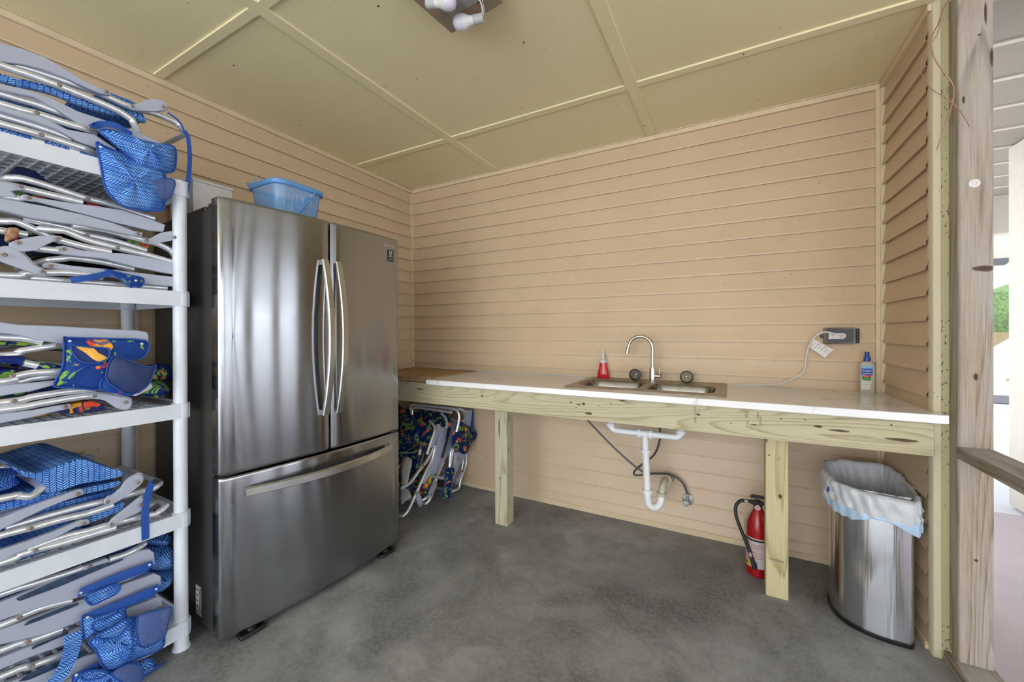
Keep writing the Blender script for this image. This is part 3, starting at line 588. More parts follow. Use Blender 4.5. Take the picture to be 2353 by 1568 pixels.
 ('fabric',0.05,0,'-27050 11370 -23560 11330 -23250 11270 -23350 11080 -22240 11110 -21210 11170 -21210 10420 -22240 10410 -22930 10430 -27060 10420'),
 ('pillow',0.1,'pillow','-19730 10990 -19330 11070 -18980 11090 -18870 10800 -18870 10450 -19530 10410 -19800 10630')],
'3c':[('tube',0.0,'','-27130 10320 -23640 10340 -23030 10420 -22350 10490 -21620 10500'),
 ('tube',0.0,'U','-27130 10120 -23640 10130 -22810 10200 -22120 10270 -21620 10280 -20940 10230'),
 ('arm',0.0,0.02,'-27140 10010 -23640 10020 -23030 10020 -22590 10070 -22190 10090 -22190 9930 -22590 9870 -23030 9790 -23640 9720 -27140 9710'),
 ('link',-0.018,0.01,'-21770 10250 -21720 10370 -21410 10310 -20970 10140 -20770 10030 -20740 9800 -20860 9670 -21140 9790 -21430 10090 -21720 10200'),
 ('rivet',-0.03,0,'-21720 10300 -20910 9960'),
 ('rivet',-0.014,0,'-23400 10370 -22350 10030'),
 ('fabric',0.02,'red','-22990 10000 -22140 10050 -21640 10070 -21330 9870 -21300 9700 -22070 9720 -22640 9770 -22990 9730'),
 ('cap',-0.02,0,'-20600 10300 -20370 10480 -20180 10550 -20150 10370 -20490 10180 -20630 10130 -20710 10180'),
 ('pillow',0.02,'pillow','-20470 10220 -19980 10510 -19490 10520 -19220 10230 -19150 10020 -19430 9850 -19820 9840 -20200 9950')],
'4a':[('fabric',0.0,'top','-23250 8100 -23130 8160 -22920 8020 -22390 8150 -21980 8200 -21770 8090 -21340 7740 -20920 7430 -20910 7270 -21110 7240 -21990 7310 -22510 7240 -22740 7310 -22740 7540 -22960 7840'),
 ('tube',-0.004,'U','-27120 7500 -23660 7490 -23320 7450 -22970 7410 -22770 7510'),
 ('pillow',0.05,'pillow','-26970 7900 -23340 7870 -23130 7720 -23000 7510 -23220 7480 -23570 7520 -26970 7550'),
 ('fabric',0.012,0,'-27090 7300 -23630 7290 -23110 7290 -22440 7240 -21890 7150 -20980 7110 -20970 6950 -21300 6910 -21850 6920 -22380 6940 -22930 7000 -23630 7080 -27100 7070'),
 ('arm',-0.01,0.02,'-27130 6890 -23670 6930 -23330 7010 -22800 7110 -22050 7230 -21950 7200 -21920 7020 -22110 6990 -22410 6960 -22800 6870 -23160 6750 -23670 6580 -27130 6530'),
 ('tube',0.02,'','-23520 6500 -23400 6510 -22730 6540 -21940 6540 -21280 6510 -20570 6510 -20050 6490'),
 ('tube',0.02,'U','-21280 6510 -20570 6510 -20050 6490 -19680 6570'),
 ('tube',0.0,'','-27120 6400 -23650 6390 -23050 6360 -22390 6360 -21780 6310 -21180 6360'),
 ('link',-0.018,0.012,'-21450 6580 -21430 6710 -21280 6740 -21070 6890 -20900 7150 -20590 7280 -20470 7190 -20440 6930 -20810 6660 -21120 6490 -21320 6460 -21410 6500'),
 ('rivet',-0.032,0,'-21410 6620 -20610 7020'),
 ('rivet',-0.022,0,'-22090 7120'),
 ('rivet',-0.014,0,'-23090 6400'),
 ('fabric',0.05,0,'-22860 6810 -21860 6730 -21010 6740 -20960 6590 -21200 6490 -21860 6490 -22480 6490'),
 ('strap',-0.035,0.022,'-20090 6940 -20250 6800 -20340 6340 -20420 5790 -20400 4860'),
 ('buckle',-0.04,0,'-20260 6910 -20110 7010 -19960 6880 -20110 6790')],
'4b':[('arm',-0.01,0.02,'-27130 5960 -23670 5990 -23160 6010 -22610 6070 -22010 6190 -21810 6140 -21790 5970 -22120 6000 -22610 5840 -22980 5780 -23340 5740 -23670 5640 -27130 5620'),
 ('tube',0.0,'U','-23140 5730 -22400 5780 -21780 5720 -21270 5710 -20630 5660 -20000 5570 -19570 5720'),
 ('tube',-0.002,'','-27120 5590 -23660 5580 -23320 5640 -22970 5640 -22400 5590 -21960 5580 -21120 5550'),
 ('link',-0.018,0.012,'-21370 5750 -21300 5890 -21100 6020 -20810 6220 -20440 6410 -20440 5950 -20810 5840 -21100 5740 -21260 5670 -21340 5690'),
 ('rivet',-0.032,0,'-21310 5800 -20530 6180'),
 ('rivet',-0.022,0,'-21960 6090'),
 ('rivet',-0.016,0,'-23000 5680'),
 ('tube',0.06,'U','-20930 5790 -20180 5720 -19710 5790'),
 ('fabric',0.01,0,'-21750 5970 -21650 6150 -20890 6330 -20870 6120 -21010 6020 -21750 5890'),
 ('fabric',0.02,0,'-23460 5470 -22920 5430 -22150 5470 -21840 5630 -21730 5620 -21580 5390 -21350 5270 -21510 5240 -22150 5290 -23110 5380')],
'5a':[('arm',-0.0,0.03,'-27140 4400 -23660 4410 -23290 4420 -22490 4460 -21600 4490 -20850 4470 -20200 4350 -20050 4150 -20020 3710 -20310 3530 -21110 3510 -22100 3610 -22700 3730 -23290 3830 -23660 3860 -27140 3890'),
 ('slot',-0.004,0,'-23370 4350 -23320 4390 -22500 4480 -21610 4460 -20950 4380 -20940 4320 -21610 4290 -22500 4230 -23300 4250'),
 ('tube',0.01,'','-27120 4610 -23640 4600 -23080 4570 -22250 4500 -21920 4500'),
 ('ferrule',0,0,'-21950 4590 -21340 4580 -21280 4440 -21880 4420'),
 ('rivet',-0.014,0,'-21800 4570'),
 ('tube',0.0,'U','-21280 4480 -20850 4460 -20250 4540'),
 ('header',-0.036,0,'-22070 4020 -21210 4040 -20220 4010 -20180 3800 -20430 3700 -21210 3720 -22040 3790 -22150 3780'),
 ('flap',-0.042,0,'-21990 3750 -21710 3770 -21240 3740 -21130 3550 -21230 3400 -21520 3370 -21710 3350 -21870 3410'),
 ('tube',0.01,'','-27120 3690 -23650 3670 -23280 3700 -22780 3700 -22170 3550'),
 ('rivet',-0.004,0,'-23300 3750'),
 ('rivet',-0.05,'w','-22110 3960 -20360 3980'),
 ('fabric',0.05,0,'-27060 4310 -23000 4260 -21700 4220 -20420 4350 -20280 4100 -21700 3990 -23000 3980 -27060 4040'),
 ('pillow',0.03,'pillow','-20210 4390 -19740 4380 -19310 4430 -19180 4200 -19180 4010 -19380 3870 -19920 4160')],
'5b':[('arm',-0.0,0.03,'-27140 3580 -23660 3570 -23100 3540 -22280 3490 -20850 3420 -20030 3340 -19850 3140 -19840 2800 -20590 2720 -21360 2740 -21930 2780 -22710 2850 -23660 3140 -27140 3170'),
 ('slot',-0.004,0,'-23220 3470 -23130 3540 -22290 3520 -22050 3460 -22070 3380 -22710 3400 -23190 3430'),
 ('header',-0.036,0,'-22010 3120 -21220 3070 -20040 3050 -19980 2840 -20160 2660 -20990 2730 -21930 2930 -22040 3000'),
 ('flap',-0.046,0,'-21840 2760 -21490 2740 -21090 2690 -21040 2460 -21150 2290 -21440 2320 -21730 2400'),
 ('pouch',-0.036,'flat','-22040 3100 -21700 2870 -21020 2750 -20990 2600 -20990 2260 -21460 2330 -21950 2330 -22020 2370'),
 ('tube',0.01,'','-27130 2930 -23650 2920 -23110 2820 -22390 2730'),
 ('rivet',-0.004,0,'-23130 2880'),
 ('rivet',-0.05,'w','-21960 3070 -20170 2990'),
 ('pillow',0.02,'pillow','-19980 3960 -19600 3910 -19200 3810 -19100 3490 -19100 3150 -19140 2820 -19480 2950 -19780 3110 -19930 3570')],
'5c':[('arm',-0.0,0.03,'-27140 2750 -23660 2740 -22910 2670 -21950 2580 -21110 2520 -20320 2420 -19920 2400 -19810 2270 -19810 2000 -20320 2030 -21110 2140 -21950 2160 -23110 2370 -23670 2400 -27140 2410'),
 ('slot',-0.004,0,'-23070 2660 -23020 2710 -22390 2660 -22290 2690 -22290 2580 -22720 2600 -23050 2600'),
 ('pouch',-0.05,'hang','-21920 2200 -21740 2280 -21090 2160 -20980 2420 -20650 2280 -20100 2110 -20040 1490 -19930 1020 -19990 710 -20330 720 -20680 790 -21140 820 -21440 900 -21600 1230 -21670 1470 -21790 1910'),
 ('flap',-0.085,0,'-21830 2460 -21650 2520 -21360 2530 -21140 2590 -21070 2410 -21170 2180 -21370 2140 -21650 2250'),
 ('mesh',-0.09,0,'-20830 2510 -20070 2320 -19840 2250 -19960 1720 -20080 1280 -20460 1280 -20780 1430'),
 ('sash',-0.045,0.04,'-22260 2720 -22280 2360 -22350 1940 -22520 1630 -22730 1400'),
 ('tube',0.01,'','-27130 2180 -23650 2140 -23030 2010 -22390 1910'),
 ('rivet',-0.004,0,'-23060 2090'),
 ('pillow',0.02,'pillow','-19840 2960 -19480 2900 -19130 2850 -19170 2520 -19300 2330 -19480 2200 -19730 2190 -19810 2580')],
'5d':[('arm',-0.0,0.03,'-27140 1960 -23670 1940 -23110 1800 -22500 1660 -21840 1530 -20990 1240 -20860 1010 -21370 890 -21840 910 -22400 1050 -23110 1270 -27150 1620'),
 ('slot',-0.004,0,'-23340 1820 -23120 1910 -22420 1840 -21850 1720 -21850 1620 -22430 1650 -23120 1710'),
 ('header',-0.036,0,'-22280 1320 -21930 1320 -21680 1330 -21560 1050 -21930 1060 -22160 1040 -22280 1010'),
 ('pouch',-0.045,'hang','-22140 1250 -21820 1210 -21540 970 -21250 790 -20740 650 -20320 510 -20140 110 -19930 -520 -19950 -910 -21000 -210 -21960 610 -22270 1040'),
 ('mesh',-0.075,0,'-21460 930 -21040 950 -20680 620 -20630 170 -20840 60 -21220 480'),
 ('flap',-0.08,0,'-22200 1440 -21980 1450 -21640 1180 -21590 1020 -21820 1070 -22110 1250'),
 ('rivet',-0.07,'w','-22270 1490')],
'ua':[('tube',0.0,'','-7320 2180 -6380 2310 -5500 2870 -4690 3330 -3960 4100'),
 ('tube',0.0,'U','-3830 4150 -4210 3200 -4930 2460 -5850 1370 -6500 620 -7020 200'),
 ('arm',0.0,0.02,'-3450 5630 -2860 5510 -2860 5240 -3450 4710 -3960 4180 -4450 4060 -4200 4400'),
 ('arm',-0.006,0.02,'-2900 5490 -2440 5330 -2740 4220 -3280 3190 -3790 2440 -4410 2220 -5240 1780 -5290 2030 -4400 2700 -3910 3690 -3400 4620'),
 ('link',-0.012,0.01,'-5980 1440 -5740 1410 -5470 870 -5470 390 -5740 420 -5980 1060'),
 ('rivet',-0.024,0,'-6000 1480 -5410 3170 -5780 570'),
 ('front',0.06,0,'-6570 7160 -5490 6980 -3730 5770 -3610 4840 -3990 4110 -4590 3460 -4940 3310 -5290 2080 -5860 1020 -6810 1070 -7310 1260 -7690 5030 -7290 6400')],
'ub':[('arm',0.0,0.02,'-1950 5820 -970 5450 -1340 4400 -1990 3260 -2680 2770 -3460 2080 -4120 2040 -3650 2800 -3070 3540 -2530 4670'),
 ('slot',-0.004,0,'-2380 5210 -2030 5070 -2450 4150 -2990 3030 -3510 3130 -3120 3810 -2650 4700'),
 ('tube',0.0,'U','-2880 2660 -3720 1630 -4220 710 -4710 90'),
 ('tube',0.01,'U','-3080 2370 -3850 1450 -4350 780 -5000 500'),
 ('link',-0.012,0.01,'-3990 1540 -3740 1440 -4300 680 -4610 730 -4700 900 -4480 1220'),
 ('rivet',-0.024,0,'-4600 890 -3960 1540'),
 ('tube',0.01,'U','-2550 2970 -1430 3880 -720 5410 -830 6230'),
 ('fabric',0.02,'red','-5290 1520 -4470 1640 -4100 2080 -3730 1970 -3980 1320 -4590 720 -4820 1280')],
'uc':[('arm',0.0,0.02,'-960 6340 -300 6290 -580 5220 -1040 4270 -1640 3460 -2070 2980 -2490 2600 -2070 3660 -1480 4970'),
 ('header',-0.01,0,'-380 6320 140 6180 20 5110 -270 4100 -730 4910'),
 ('pouch',-0.03,'hang','-2710 5820 -2040 5540 -60 4500 -90 4040 -870 3830 -1700 3160 -2480 3470 -3490 4260 -3280 5060'),
 ('tube',0.0,'','-2760 4080 -3300 2590 -3430 2470'),
 ('tube',0.0,'U','-1920 3790 -3030 3820 -3300 2590 -3820 1860'),
 ('tube',0.02,'U','-1780 5440 -1050 5640 -970 6150 -1630 6520'),
 ('arm',-0.0,0.02,'-2560 3450 -2180 3350 -2280 2370 -2770 1690 -3310 310 -3830 520 -3310 1290 -2770 2350'),
 ('pouch',-0.02,'flat','-4140 2710 -3030 2380 -3240 1790 -3570 460 -4580 880 -4080 1660 -4260 2200')],
'ud':[('tube',0.0,'U','-320 2690 -430 1740 -1110 890 -1340 260 -1980 100'),
 ('tube',0.02,'','-220 2630 -840 1200 -1570 560'),
 ('link',-0.0,0.01,'-960 1450 -780 1310 -1550 660 -1810 750 -1840 950'),
 ('arm',0.0,0.02,'-580 3550 -270 3480 -580 2310 -1110 2110 -1830 1460 -1250 2670'),
 ('rivet',-0.012,0,'-1040 1490 -1830 880')]}
# ---------------------------------------------------------------- counter
BX0, BX1 = .44, 3.1415
tag(G().box((.03, -.6, .766), (BX1, -.562, .9)).obj('counter_beam', 'beam', loc=(1.8, -.6, .83), bevel=.002), 'long knotty treated lumber beam under the front of the worktop', 'beam')
bo = bpy.data.objects['counter_beam']
def stamp(s, x, z, size, rot=90, mat='inkgrey'):
    a = R_(rot); r = (math.cos(a), 0, math.sin(a)); u = (-math.sin(a), 0, math.cos(a))
    text(s, size, frame((x, -.6006, z), r, u), mat, bo, 'stamp')
stamp('SPIB: KD19', 2.322, .845, .016); stamp('(12)', 2.338, .868, .012); stamp('YSZ', 2.533, .868, .018); stamp('KD', 2.537, .833, .015)
stamp('MAIN', 2.575, .868, .012); stamp('15% DRY', 2.585, .845, .012)
p1 = G().box((1.127, -.461, 0), (1.216, -.372, .766)).box((1.127, -.461, .766), (1.216, -.562+.04, .80)).obj('counter_post', 'post1', loc=(1.1715, -.4165, 0), bevel=.003)
p1 = tag(p1, 'treated square post under the left part of the counter, nearer the refrigerator', 'post', None)
p2 = G().box((2.612, -.461, 0), (2.701, -.372, .766)).box((2.612, -.461, .766), (2.701, -.562+.04, .80)).obj('counter_post', 'post2', loc=(2.6565, -.4165, 0), bevel=.003)
tag(p2, 'treated square post with dark knot standing beside the fire extinguisher', 'post')
text('127978650', .014, frame((2.652, -.4616, .175), (1, 0, -.04), (.04, 0, 1)), 'inkgrey', p2, 'stamp')
tag(G().box((.03, -.048, .766), (WD-.045, -.016, .9)).obj('wall_ledger', 'beam', loc=(1.8, -.02, .83), bevel=.002), 'treated ledger board fixed to the back wall under the worktop', 'ledger board')
for i, x in enumerate((1.14, 2.62)):
    tag(G().box((x, -.561, .766), (x+.038, -.049, .899)).obj('joist', 'post2' if i else 'post1', loc=(x, -.3, .8)), ('joist crossing under the worktop above the left post', 'joist crossing under the worktop above the right post')[i], 'joist')
xs = [.03, .17, .311, .453, .595]
for i in range(5):
    x1 = (xs+[.697])[i+1]-.003
    tag(G().box((xs[i], -.578+.004*(i % 2), .9005), (x1, -.018, .938)).obj('deck_plank', 'plank', loc=(xs[i], -.3, .9), bevel=.004),
        ('brown plank at the far left of the counter, against the left wall', 'second brown plank from the left wall', 'third brown plank, beside the refrigerator edge', 'fourth brown plank, next to last before the marble', 'brown plank touching the marble worktop')[i], 'plank', 'brown planks left of the worktop')
# worktop with the sink cut-out
def plate(outer, holes, z0, z1):
    bm = bmesh.new(); loops = []
    for lp in [outer]+holes:
        vs = [bm.verts.new((x, y, z1)) for x, y in lp]; loops.append(vs)
        for i in range(len(vs)): bm.edges.new((vs[i], vs[(i+1) % len(vs)]))
    bmesh.ops.triangle_fill(bm, edges=bm.edges[:], use_beauty=True, use_dissolve=False)
    bm.verts.index_update(); g = G(); V = [v.co.copy() for v in bm.verts]; n = len(V)
    F = [tuple(v.index for v in f.verts) for f in bm.faces]
    g.add(V+[Vector((p.x, p.y, z0)) for p in V], F+[tuple(n+i for i in f[::-1]) for f in F])
    o = 0
    for vs in loops:
        m_ = len(vs); g.f += [(o+i, o+(i+1) % m_, n+o+(i+1) % m_, n+o+i) for i in range(m_)]; o += m_
    bm.free(); return g
def rrect(x0, y0, x1, y1, r, n=6):
    out = []
    for cx, cy, a0 in ((x1-r, y1-r, 0), (x0+r, y1-r, 90), (x0+r, y0+r, 180), (x1-r, y0+r, 270)):
        for k in range(n+1): a = R_(a0+90*k/n); out.append((cx+r*math.cos(a), cy+r*math.sin(a)))
    return out
slab = plate([(.718, -.655), (3.152, -.655), (3.163, -.650), (3.168, -.640), (3.168, -.580), (3.141, -.580), (3.141, -.018), (.70, -.018)], [rrect(1.66, -.55, 2.43, -.03, .03)], .9005, ZS)
wt = tag(slab.obj('worktop', 'marble', loc=(1.9, -.33, .9), bevel=.003), 'long white marble-veined worktop along the back wall', 'worktop')
# sink
sk = thing('double_sink', (2.045, -.29, ZS), 'stainless steel double bowl drop-in sink set in the white worktop', 'sink')
bl = (1.682, -.475, 2.030, -.175); br = (2.062, -.485, 2.400, -.200)
plate(rrect(1.640, -.574, 2.452, -.008, .035), [rrect(*bl, .06), rrect(*br, .06)], ZS+.0003, ZS+.004).obj('sink_deck', 'sinkdeck', sk, bevel=.0015)
for b in (bl, br):
    rings = []
    for d, z in ((0, .004), (.003, .0), (.008, -.008), (.012, -.06), (.018, -.125), (.032, -.145), (.06, -.152), (.12, -.155)):
        rings.append([Vector((x, y, ZS+z)) for x, y in rrect(b[0]+d, b[1]+d, b[2]-d, b[3]-d, max(.012, .06-d*.35))])
    back = [[p+Vector((0, 0, -.002)) for p in r] for r in rings[::-1]]
    g = G(); g.loft(rings, cap=False); g.f.append(tuple(len(g.v)-len(rings[0])+i for i in range(len(rings[0]))))
    g.obj('sink_bowl', 'sink', sk, ang=60)
    cx, cy = (b[0]+b[2])/2, (b[1]+b[3])/2
    G().lathe([(.0001, .001), (.02, .001), (.038, .004), (.042, .003), (.042, .0), (.0001, 0)], (cx, cy, ZS-.1545), 24).obj('drain_ring', 'nickel', sk)
G().lathe([(.0001, 0), (.013, 0), (.013, .0015), (.0001, .0015)], (2.155, -.125, ZS+.004), 20).obj('spare_hole', 'black', sk)
# faucet
fx_, fy_ = 2.05, -.125
fa = thing('faucet', (fx_, fy_, ZS+.004), 'brushed nickel gooseneck faucet standing behind the sink', 'faucet')
G().lathe([(.0001, 0), (.026, 0), (.026, .004), (.0185, .007), (.0185, .078), (.0165, .083), (.0165, .088), (.0001, .088)], (fx_, fy_, ZS+.004), 24).obj('faucet_body', 'nickel', fa)
pp = [(fx_, fy_, 1.015), (fx_, fy_, 1.09), (fx_, fy_, 1.142)]
for k in range(1, 12): a = R_(k*14.4); pp.append((fx_-.071+.071*math.cos(a), fy_-.004*k/11, 1.142+.071*math.sin(a)))
a = R_(168); pp.append((fx_-.149, fy_-.006, 1.128))
G().tube(pp, .0095, 14, 3).obj('spout', 'nickel', fa)
G().tube([(fx_-.1475, fy_-.006, 1.132), (fx_-.152, fy_-.006, 1.106)], .0115, 14, 1).obj('aerator', 'nickel', fa)
G().tube([(fx_+.012, fy_, .972), (fx_+.048, fy_, .972)], .0125, 16, 1).obj('valve_hub', 'nickel', fa, bevel=.0015)
G().tube([(fx_+.041, fy_, .98), (fx_+.041, fy_-.002, 1.022)], .0048, 10, 1).obj('lever', 'nickel', fa, bevel=.001)
# strainers leaning on the deck
def strainer(c, rot, label):
    t = thing('sink_strainer', (c[0], c[1], ZS+.004), label, 'sink strainer', 0)
    mm = Matrix.Rotation(rot, 3, 'Z') @ Matrix.Rotation(R_(72), 3, 'X')
    cc = Vector(c)
    def L(pts): return [cc+mm @ Vector(p) for p in pts]
    g = G(); g.lathe([(.030, .006), (.0335, .010), (.036, .006), (.037, .0), (.036, -.004), (.033, -.004), (.030, .0)], cc, 30, mm); g.obj('rim', 'darksteel', t)
    G().lathe([(.0001, -.003), (.031, -.001), (.031, .001), (.012, -.001), (.0001, .001)], cc, 30, mm).obj('basket_plate', 'darksteel', t)
    h = G()
    for k in range(12):
        a = 2*math.pi*k/12; h.lathe([(.0001, .0012), (.0036, .0012), (.0036, .0028), (.0001, .0028)], cc+mm @ Vector((.024*math.cos(a), .024*math.sin(a), 0)), 8, mm)
    for k in range(22):
        a = 2*math.pi*k/22; h.lathe([(.0001, .009), (.002, .009), (.002, .0112), (.0001, .0112)], cc+mm @ Vector((.0335*math.cos(a), .0335*math.sin(a), 0)), 6, mm)
    h.obj('drain_holes', 'black', t)
    g = G().tube(L([(-.026, 0, .003), (0, 0, .006), (.026, 0, .003)]), .0022, 8, 3).tube(L([(0, -.020, .003), (0, 0, .006), (0, .020, .003)]), .0022, 8, 3)
    g.tube(L([(0, 0, .004), (0, 0, .020)]), .0035, 10, 1).lathe([(.0001, .018), (.007, .018), (.008, .022), (.005, .027), (.0001, .028)], cc, 14, mm); g.obj('knob', 'nickel', t)
strainer((1.943, -.115, ZS+.040), R_(28), 'round steel sink strainer leaning on the deck left of the faucet')
strainer((2.240, -.105, ZS+.040), R_(4), 'round steel sink strainer leaning on the deck right of the faucet')
# soap
sp = thing('soap_bottle', (1.722, -.045, ZS+.004), 'red hand soap bottle with clear foaming pump on the sink deck', 'soap bottle')
z0 = ZS+.0045
def ov(rx, ry, z, c=(1.722, -.045), n=28, e=2.6):
    o = []
    for k in range(n):
        a = 2*math.pi*k/n; ca, sa = math.cos(a), math.sin(a)
        o.append(Vector((c[0]+rx*abs(ca)**(2/e)*(1 if ca > 0 else -1), c[1]+ry*abs(sa)**(2/e)*(1 if sa > 0 else -1), z)))
    return o
G().loft([ov(.038, .022, z0), ov(.040, .024, z0+.004), ov(.036, .023, z0+.03), ov(.028, .020, z0+.065), ov(.024, .018, z0+.085), ov(.023, .018, z0+.098)]).obj('bottle_body', 'redliq', sp, ang=50)
G().lathe([(.0001, .098), (.0205, .098), (.0205, .112), (.018, .118), (.0001, .119)], (1.722, -.045, z0), 24).obj('pump_collar', 'clearcap', sp)
G().lathe([(.0001, .119), (.0085, .119), (.0075, .150), (.0095, .152), (.0095, .176), (.0001, .178)], (1.722, -.045, z0), 16).tube([(1.722, -.045, z0+.168), (1.722, -.075, z0+.166)], .0045, 8, 1).obj('pump_head', 'clearcap', sp)
G().tube([(1.722, -.045, z0+.01), (1.722, -.045, z0+.17)], .0028, 8, 1).obj('dip_tube', 'offwhite', sp)
# insect repellent
rx_, ry_ = 3.063, -.095; z0 = ZS+.0004
rb = thing('spray_bottle', (rx_, ry_, ZS), 'clear insect repellent spray bottle with blue cap at the right end of the worktop', 'spray bottle')
c_ = (rx_, ry_)
G().loft([ov(.026, .015, z0, c_, e=4), ov(.0285, .0175, z0+.004, c_, e=4), ov(.0285, .0175, z0+.12, c_, e=4), ov(.028, .017, z0+.142, c_, e=4), ov(.022, .015, z0+.153, c_, e=3), ov(.013, .013, z0+.158, c_, e=2)]).obj('bottle_body', 'clearliq', rb, ang=50)
G().lathe([(.0001, .157), (.0135, .157), (.0135, .179), (.0095, .180), (.0085, .205), (.0001, .206)], (rx_, ry_, z0), 24).obj('spray_cap', 'blue', rb, ang=30)
lb = thing_l = G().prism([(rx_-.0265, z0+.02), (rx_-.0015+.0085, z0+.02), (rx_+.0185-.006, z0+.06), (rx_+.0175, z0+.125), (rx_+.0175, z0+.135), (rx_-.0265, z0+.135)], -.1138, -.1131, 1).obj('label', 'offwhite', rb)
yl = -.1143
G().box((rx_-.0265, yl, z0+.123), (rx_+.0175, yl+.0004, z0+.135)).obj('label_band', plain('label_sky', (.12, .42, .80), .4), rb)
G().prism([(rx_-.0265, z0+.123), (rx_+.0175, z0+.123), (rx_+.016, z0+.088), (rx_-.005, z0+.092), (rx_-.026, z0+.088)], yl, yl+.0004, 1).obj('label_band', 'blue', rb)
G().prism([(rx_-.025, z0+.085), (rx_-.005, z0+.092), (rx_+.010, z0+.089), (rx_+.010, z0+.081), (rx_-.005, z0+.079), (rx_-.025, z0+.082)], yl-.0004, yl, 1).obj('label_band', plain('label_red', (.60, .02, .02), .4), rb)
G().prism([(rx_-.0255, z0+.082), (rx_+.0135, z0+.084), (rx_+.0105, z0+.062), (rx_-.024, z0+.066)], yl, yl+.0004, 1).obj('label_band', plain('label_green', (.05, .30, .03), .4), rb)
R0, U0 = (1, 0, 0), (0, 0, 1)
M['wtext'] = plain('white_print', (.9, .9, .9), .5, var=0)
text('BONUS 25% XL', .0062, frame((rx_-.0045, yl-.0004, z0+.129), R0, U0), 'wtext', rb)
text('Cutter', .0135, frame((rx_-.0045, yl-.0004, z0+.112), R0, U0), 'wtext', rb)
text('sensations', .0085, frame((rx_-.0045, yl-.0004, z0+.0985), R0, U0), 'wtext', rb)
text('REPELS', .0045, frame((rx_-.0075, yl-.0012, z0+.0855), R0, U0), 'wtext', rb)
text('CLEAN FRESH SCENT', .0033, frame((rx_-.007, yl-.0004, z0+.056), R0, U0), 'ink', rb)
text('INSECT REPELLENT', .0032, frame((rx_-.008, yl-.0004, z0+.044), R0, U0), 'ink', rb)
text('6 FL OZ', .003, frame((rx_-.008, yl-.0004, z0+.030), R0, U0), 'ink', rb)
# outlet
ou = thing('outlet_box', (2.966, -.016, 1.216), 'weatherproof outlet box with smoked hinged cover on the back wall', 'outlet')
G().prism(rrect(2.902, 1.176, 3.030, 1.257, .010), -.020, -.008, 1).obj('back_frame', 'hingegrey', ou, bevel=.002)
G().box((2.918, -.022, 1.189), (3.016, -.0195, 1.246)).obj('cover_plate', 'plate', ou, bevel=.001)
G().box((2.924, -.0245, 1.200), (2.990, -.0215, 1.231)).obj('receptacle', 'offwhite', ou, bevel=.001)
g = G()
for dx in (0,): 
    g.box((2.937, -.0252, 1.220), (2.945, -.0243, 1.2225)).box((2.937, -.0252, 1.208), (2.945, -.0243, 1.2105)).lathe([(.0001, 0), (.002, 0), (.002, .0008), (.0001, .0008)], (2.929, -.0245, 1.216), 10, Matrix.Rotation(R_(90), 3, 'X'))
g.obj('socket_slots', 'ink', ou)
G().box((2.951, -.0256, 1.210), (2.958, -.0243, 1.221)).obj('test_button', 'offwhite', ou, bevel=.0008)
o = G().box((2.9255, -.0252, 1.2025), (2.9285, -.0243, 1.2055)).obj('indicator_lamp', plain('green_led', (.3, .9, .1), .4, var=0), ou)
nb = M['led'] = bpy.data.materials['green_led']; nb.node_tree.nodes['Principled BSDF'].inputs['Emission Color'].default_value = (.3, 1, .1, 1); nb.node_tree.nodes['Principled BSDF'].inputs['Emission Strength'].default_value = 1.5
g = plate(rrect(2.899, 1.173, 3.033, 1.260, .012), [rrect(2.914, 1.187, 3.019, 1.247, .006)], 0, .018)
g.v = [Vector((p.x, -.020-p.z, p.y)) for p in g.v]; g.obj('cover_frame', 'smoke', ou, bevel=.001)
G().tube([(3.042, -.030, 1.179), (3.042, -.030, 1.254)], .006, 10, 1).box((3.034, -.034, 1.186), (3.047, -.014, 1.196)).box((3.034, -.034, 1.206), (3.047, -.014, 1.212)).box((3.034, -.034, 1.222), (3.047, -.014, 1.228)).box((3.034, -.034, 1.238), (3.047, -.014, 1.248)).obj('hinge', 'black', ou)
G().box((2.889, -.03, 1.205), (2.903, -.014, 1.222)).obj('latch', 'black', ou, bevel=.002)
cd_ = thing('power_cord', (2.986, -.03, 1.216), 'white power cord plugged into the outlet and trailing to the worktop', 'cord')
G().tube([(2.986,-.030,1.216),(2.975,-.040,1.218),(2.96,-.042,1.222),(2.921,-.044,1.235),(2.895,-.044,1.235),(2.865,-.04,1.214),(2.846,-.04,1.18),(2.831,-.04,1.14),(2.824,-.038,1.082),(2.816,-.035,1.028),(2.785,-.03,.992),(2.729,-.03,.962),(2.685,-.028,.946),(2.60,-.024,.9368),(2.48,-.022,.9368)], .0042, 8, 5).obj('cable', 'cord', cd_)
G().prism(rrect(2.972, 1.207, 2.995, 1.226, .008), -.036, -.0245, 1).obj('plug', 'cord', cd_, bevel=.002)
tg_ = G().add([(2.859,-.047,1.199),(2.941,-.047,1.145),(2.904,-.047,1.101),(2.840,-.047,1.153),(2.859,-.0464,1.199),(2.941,-.0464,1.145),(2.904,-.0464,1.101),(2.840,-.0464,1.153)],[(0,1,2,3),(7,6,5,4),(0,4,5,1),(1,5,6,2),(2,6,7,3),(3,7,4,0)]).obj('warning_tag', 'offwhite', cd_)
dr = Vector((.082, 0, -.054)).normalized(); du = Vector((.054, 0, .082)).normalized(); c0 = Vector((2.886, -.0476, 1.150))
for k, s_ in enumerate(('WARNING DO NOT REMOVE THIS TAG', 'RISK OF ELECTRIC SHOCK', 'FIRE OR INJURY', 'USE INDOOR ONLY', 'INSPECT CORD', 'KEEP DRY')):
    text(s_, .0042, frame(c0+dr*(-.036+k*.0145)+Vector((0, 0, 0)), du*-1, dr), 'ink', cd_, 'tag_print', sx=.62)
